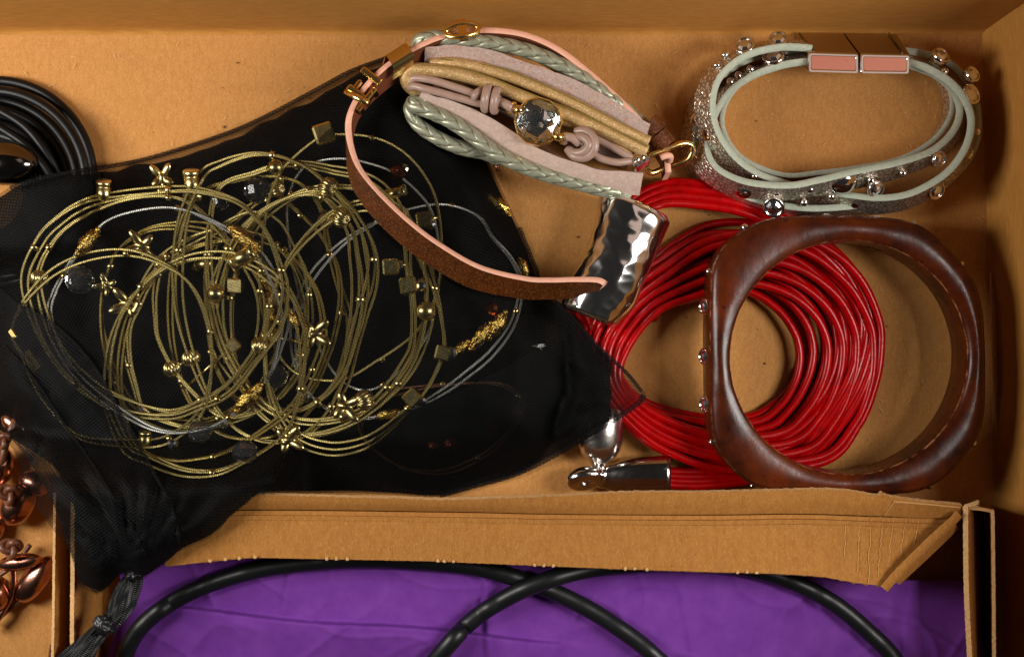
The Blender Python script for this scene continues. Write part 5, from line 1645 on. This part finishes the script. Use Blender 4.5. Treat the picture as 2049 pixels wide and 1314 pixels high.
# ================================================================ BLACK MULTI-STRAND BRACELET
bl = thing('black_leather_bracelet', 'black bracelet of several leather strands with a dark metal bead, at the left edge', 'bracelet', W(-10, 370, 0))
for k in range(9):
    r_ = 200 - 14.5 * k
    cxx, cyy = -14 - 2 * k, 366 + 3 * k
    pts = []
    for a in np.linspace(0, 2 * math.pi, 90, endpoint=False):
        rr = r_ * (1 + .015 * math.sin(2 * a + k))
        z = .22 + .2 * ((k * 3) % 4) * (0.6 + .4 * math.sin(a * 2 + k)) + (.15 if k == 6 else 0)
        pts.append(tuple(W(cxx + rr * math.cos(a), cyy - rr * math.sin(a) * 1.02, z)))
    mb = MB(); tube(mb, pts, .14, 12, True)
    mb.build('strand', black_leather, bl)
for k, pts in enumerate(([(-60, 225, .9), (0, 256, .95), (50, 290, .95), (90, 335, .9), (115, 375, .7), (130, 420, .4)], [(-60, 195, .8), (0, 222, .85), (50, 254, .85), (85, 295, .8), (115, 345, .6), (130, 400, .4)])):
    cord('strand', pts, .115, black_leather, 50, 10, bl)
mb = MB()
q = W(8, 326, 1.0)
ball(mb, q, .74, 28, 18, scale=(.85, .78, 1.3), axis=(1, -.05, 0))
mb.build('metal_bead', gunmetal, bl)

# ================================================================ COPPER NUGGET BRACELET
cp = thing('copper_nugget_bracelet', 'bracelet of smooth copper nuggets knotted on brown leather cords, at the lower left', 'bracelet', W(30, 1080, 0))
for (px, py, z, r_, sc, ax_) in ((36, 1008, .62, .66, (.72, .72, 1.0), (.55, .75, 0)), (-2, 935, .6, .5, (.8, .8, 1.2), (.25, 1, 0)), (70, 966, .55, .42, (.8, .8, 1.1), (.8, -.4, 0)), (38, 1124, .85, .66, (.36, .42, 1.0), (1, .18, .1)), (72, 1158, .42, .80, (.47, .48, 1.0), (.60, .80, 0)),
                                 (-6, 1188, .5, .5, (.8, .8, 1.0), (0.2, 1, 0)), (-20, 1060, .4, .5, (.8, .8, 1.0), (0.6, 1, 0)), (30, 850, .6, .4, (.7, .7, 1.2), (0.7, -.7, 0))):
    mb = MB()
    ball(mb, W(px, py, z), r_, 30, 20, scale=sc, axis=ax_, bumpy=.06, bs=.9)
    mb.build('copper_nugget', copper, cp)
for pts, r_ in (([(-10, 960, .5), (4, 920, .9), (14, 880, .9), (28, 845, .8), (36, 815, .5)], .10), ([(17, 1010, 1.0), (8, 1038, .5), (-6, 1062, .4), (-30, 1080, .4)], .085), ([(26, 1110, 1.0), (27, 1150, .7), (26, 1180, .6), (14, 1208, .5), (0, 1232, .5), (-20, 1260, .4)], .085), ([(20, 1195, .35), (40, 1200, .3), (10, 1225, .3), (-15, 1250, .3)], .07), ([(60, 1090, .3), (30, 1128, .3), (0, 1150, .3)], .07),
                ([(104, 1290, .15), (101, 1312, .15), (99, 1340, .15)], .06)):
    cord('leather_cord', pts, r_, leather_brown if r_ != .085 or pts[0][0] < 20 else copper, 40, 10, cp)
for (px, py, z, s_) in ((17, 988, 1.25, 1.0), (22, 1096, 1.3, 1.0), (4, 880, 1.2, .8)):
    mb = MB()
    c_ = W(px, py, z)
    P = []
    for k in range(60):
        a = 2 * math.pi * k / 60
        # trefoil knot
        P.append(tuple(c_ + Vector(((math.sin(a) + 2 * math.sin(2 * a)) * .085 * s_, (math.cos(a) - 2 * math.cos(2 * a)) * .085 * s_, -math.sin(3 * a) * .10 * s_))))
    tube(mb, P, .095 * s_, 10, True)
    mb.build('leather_knot', leather_brown, cp)
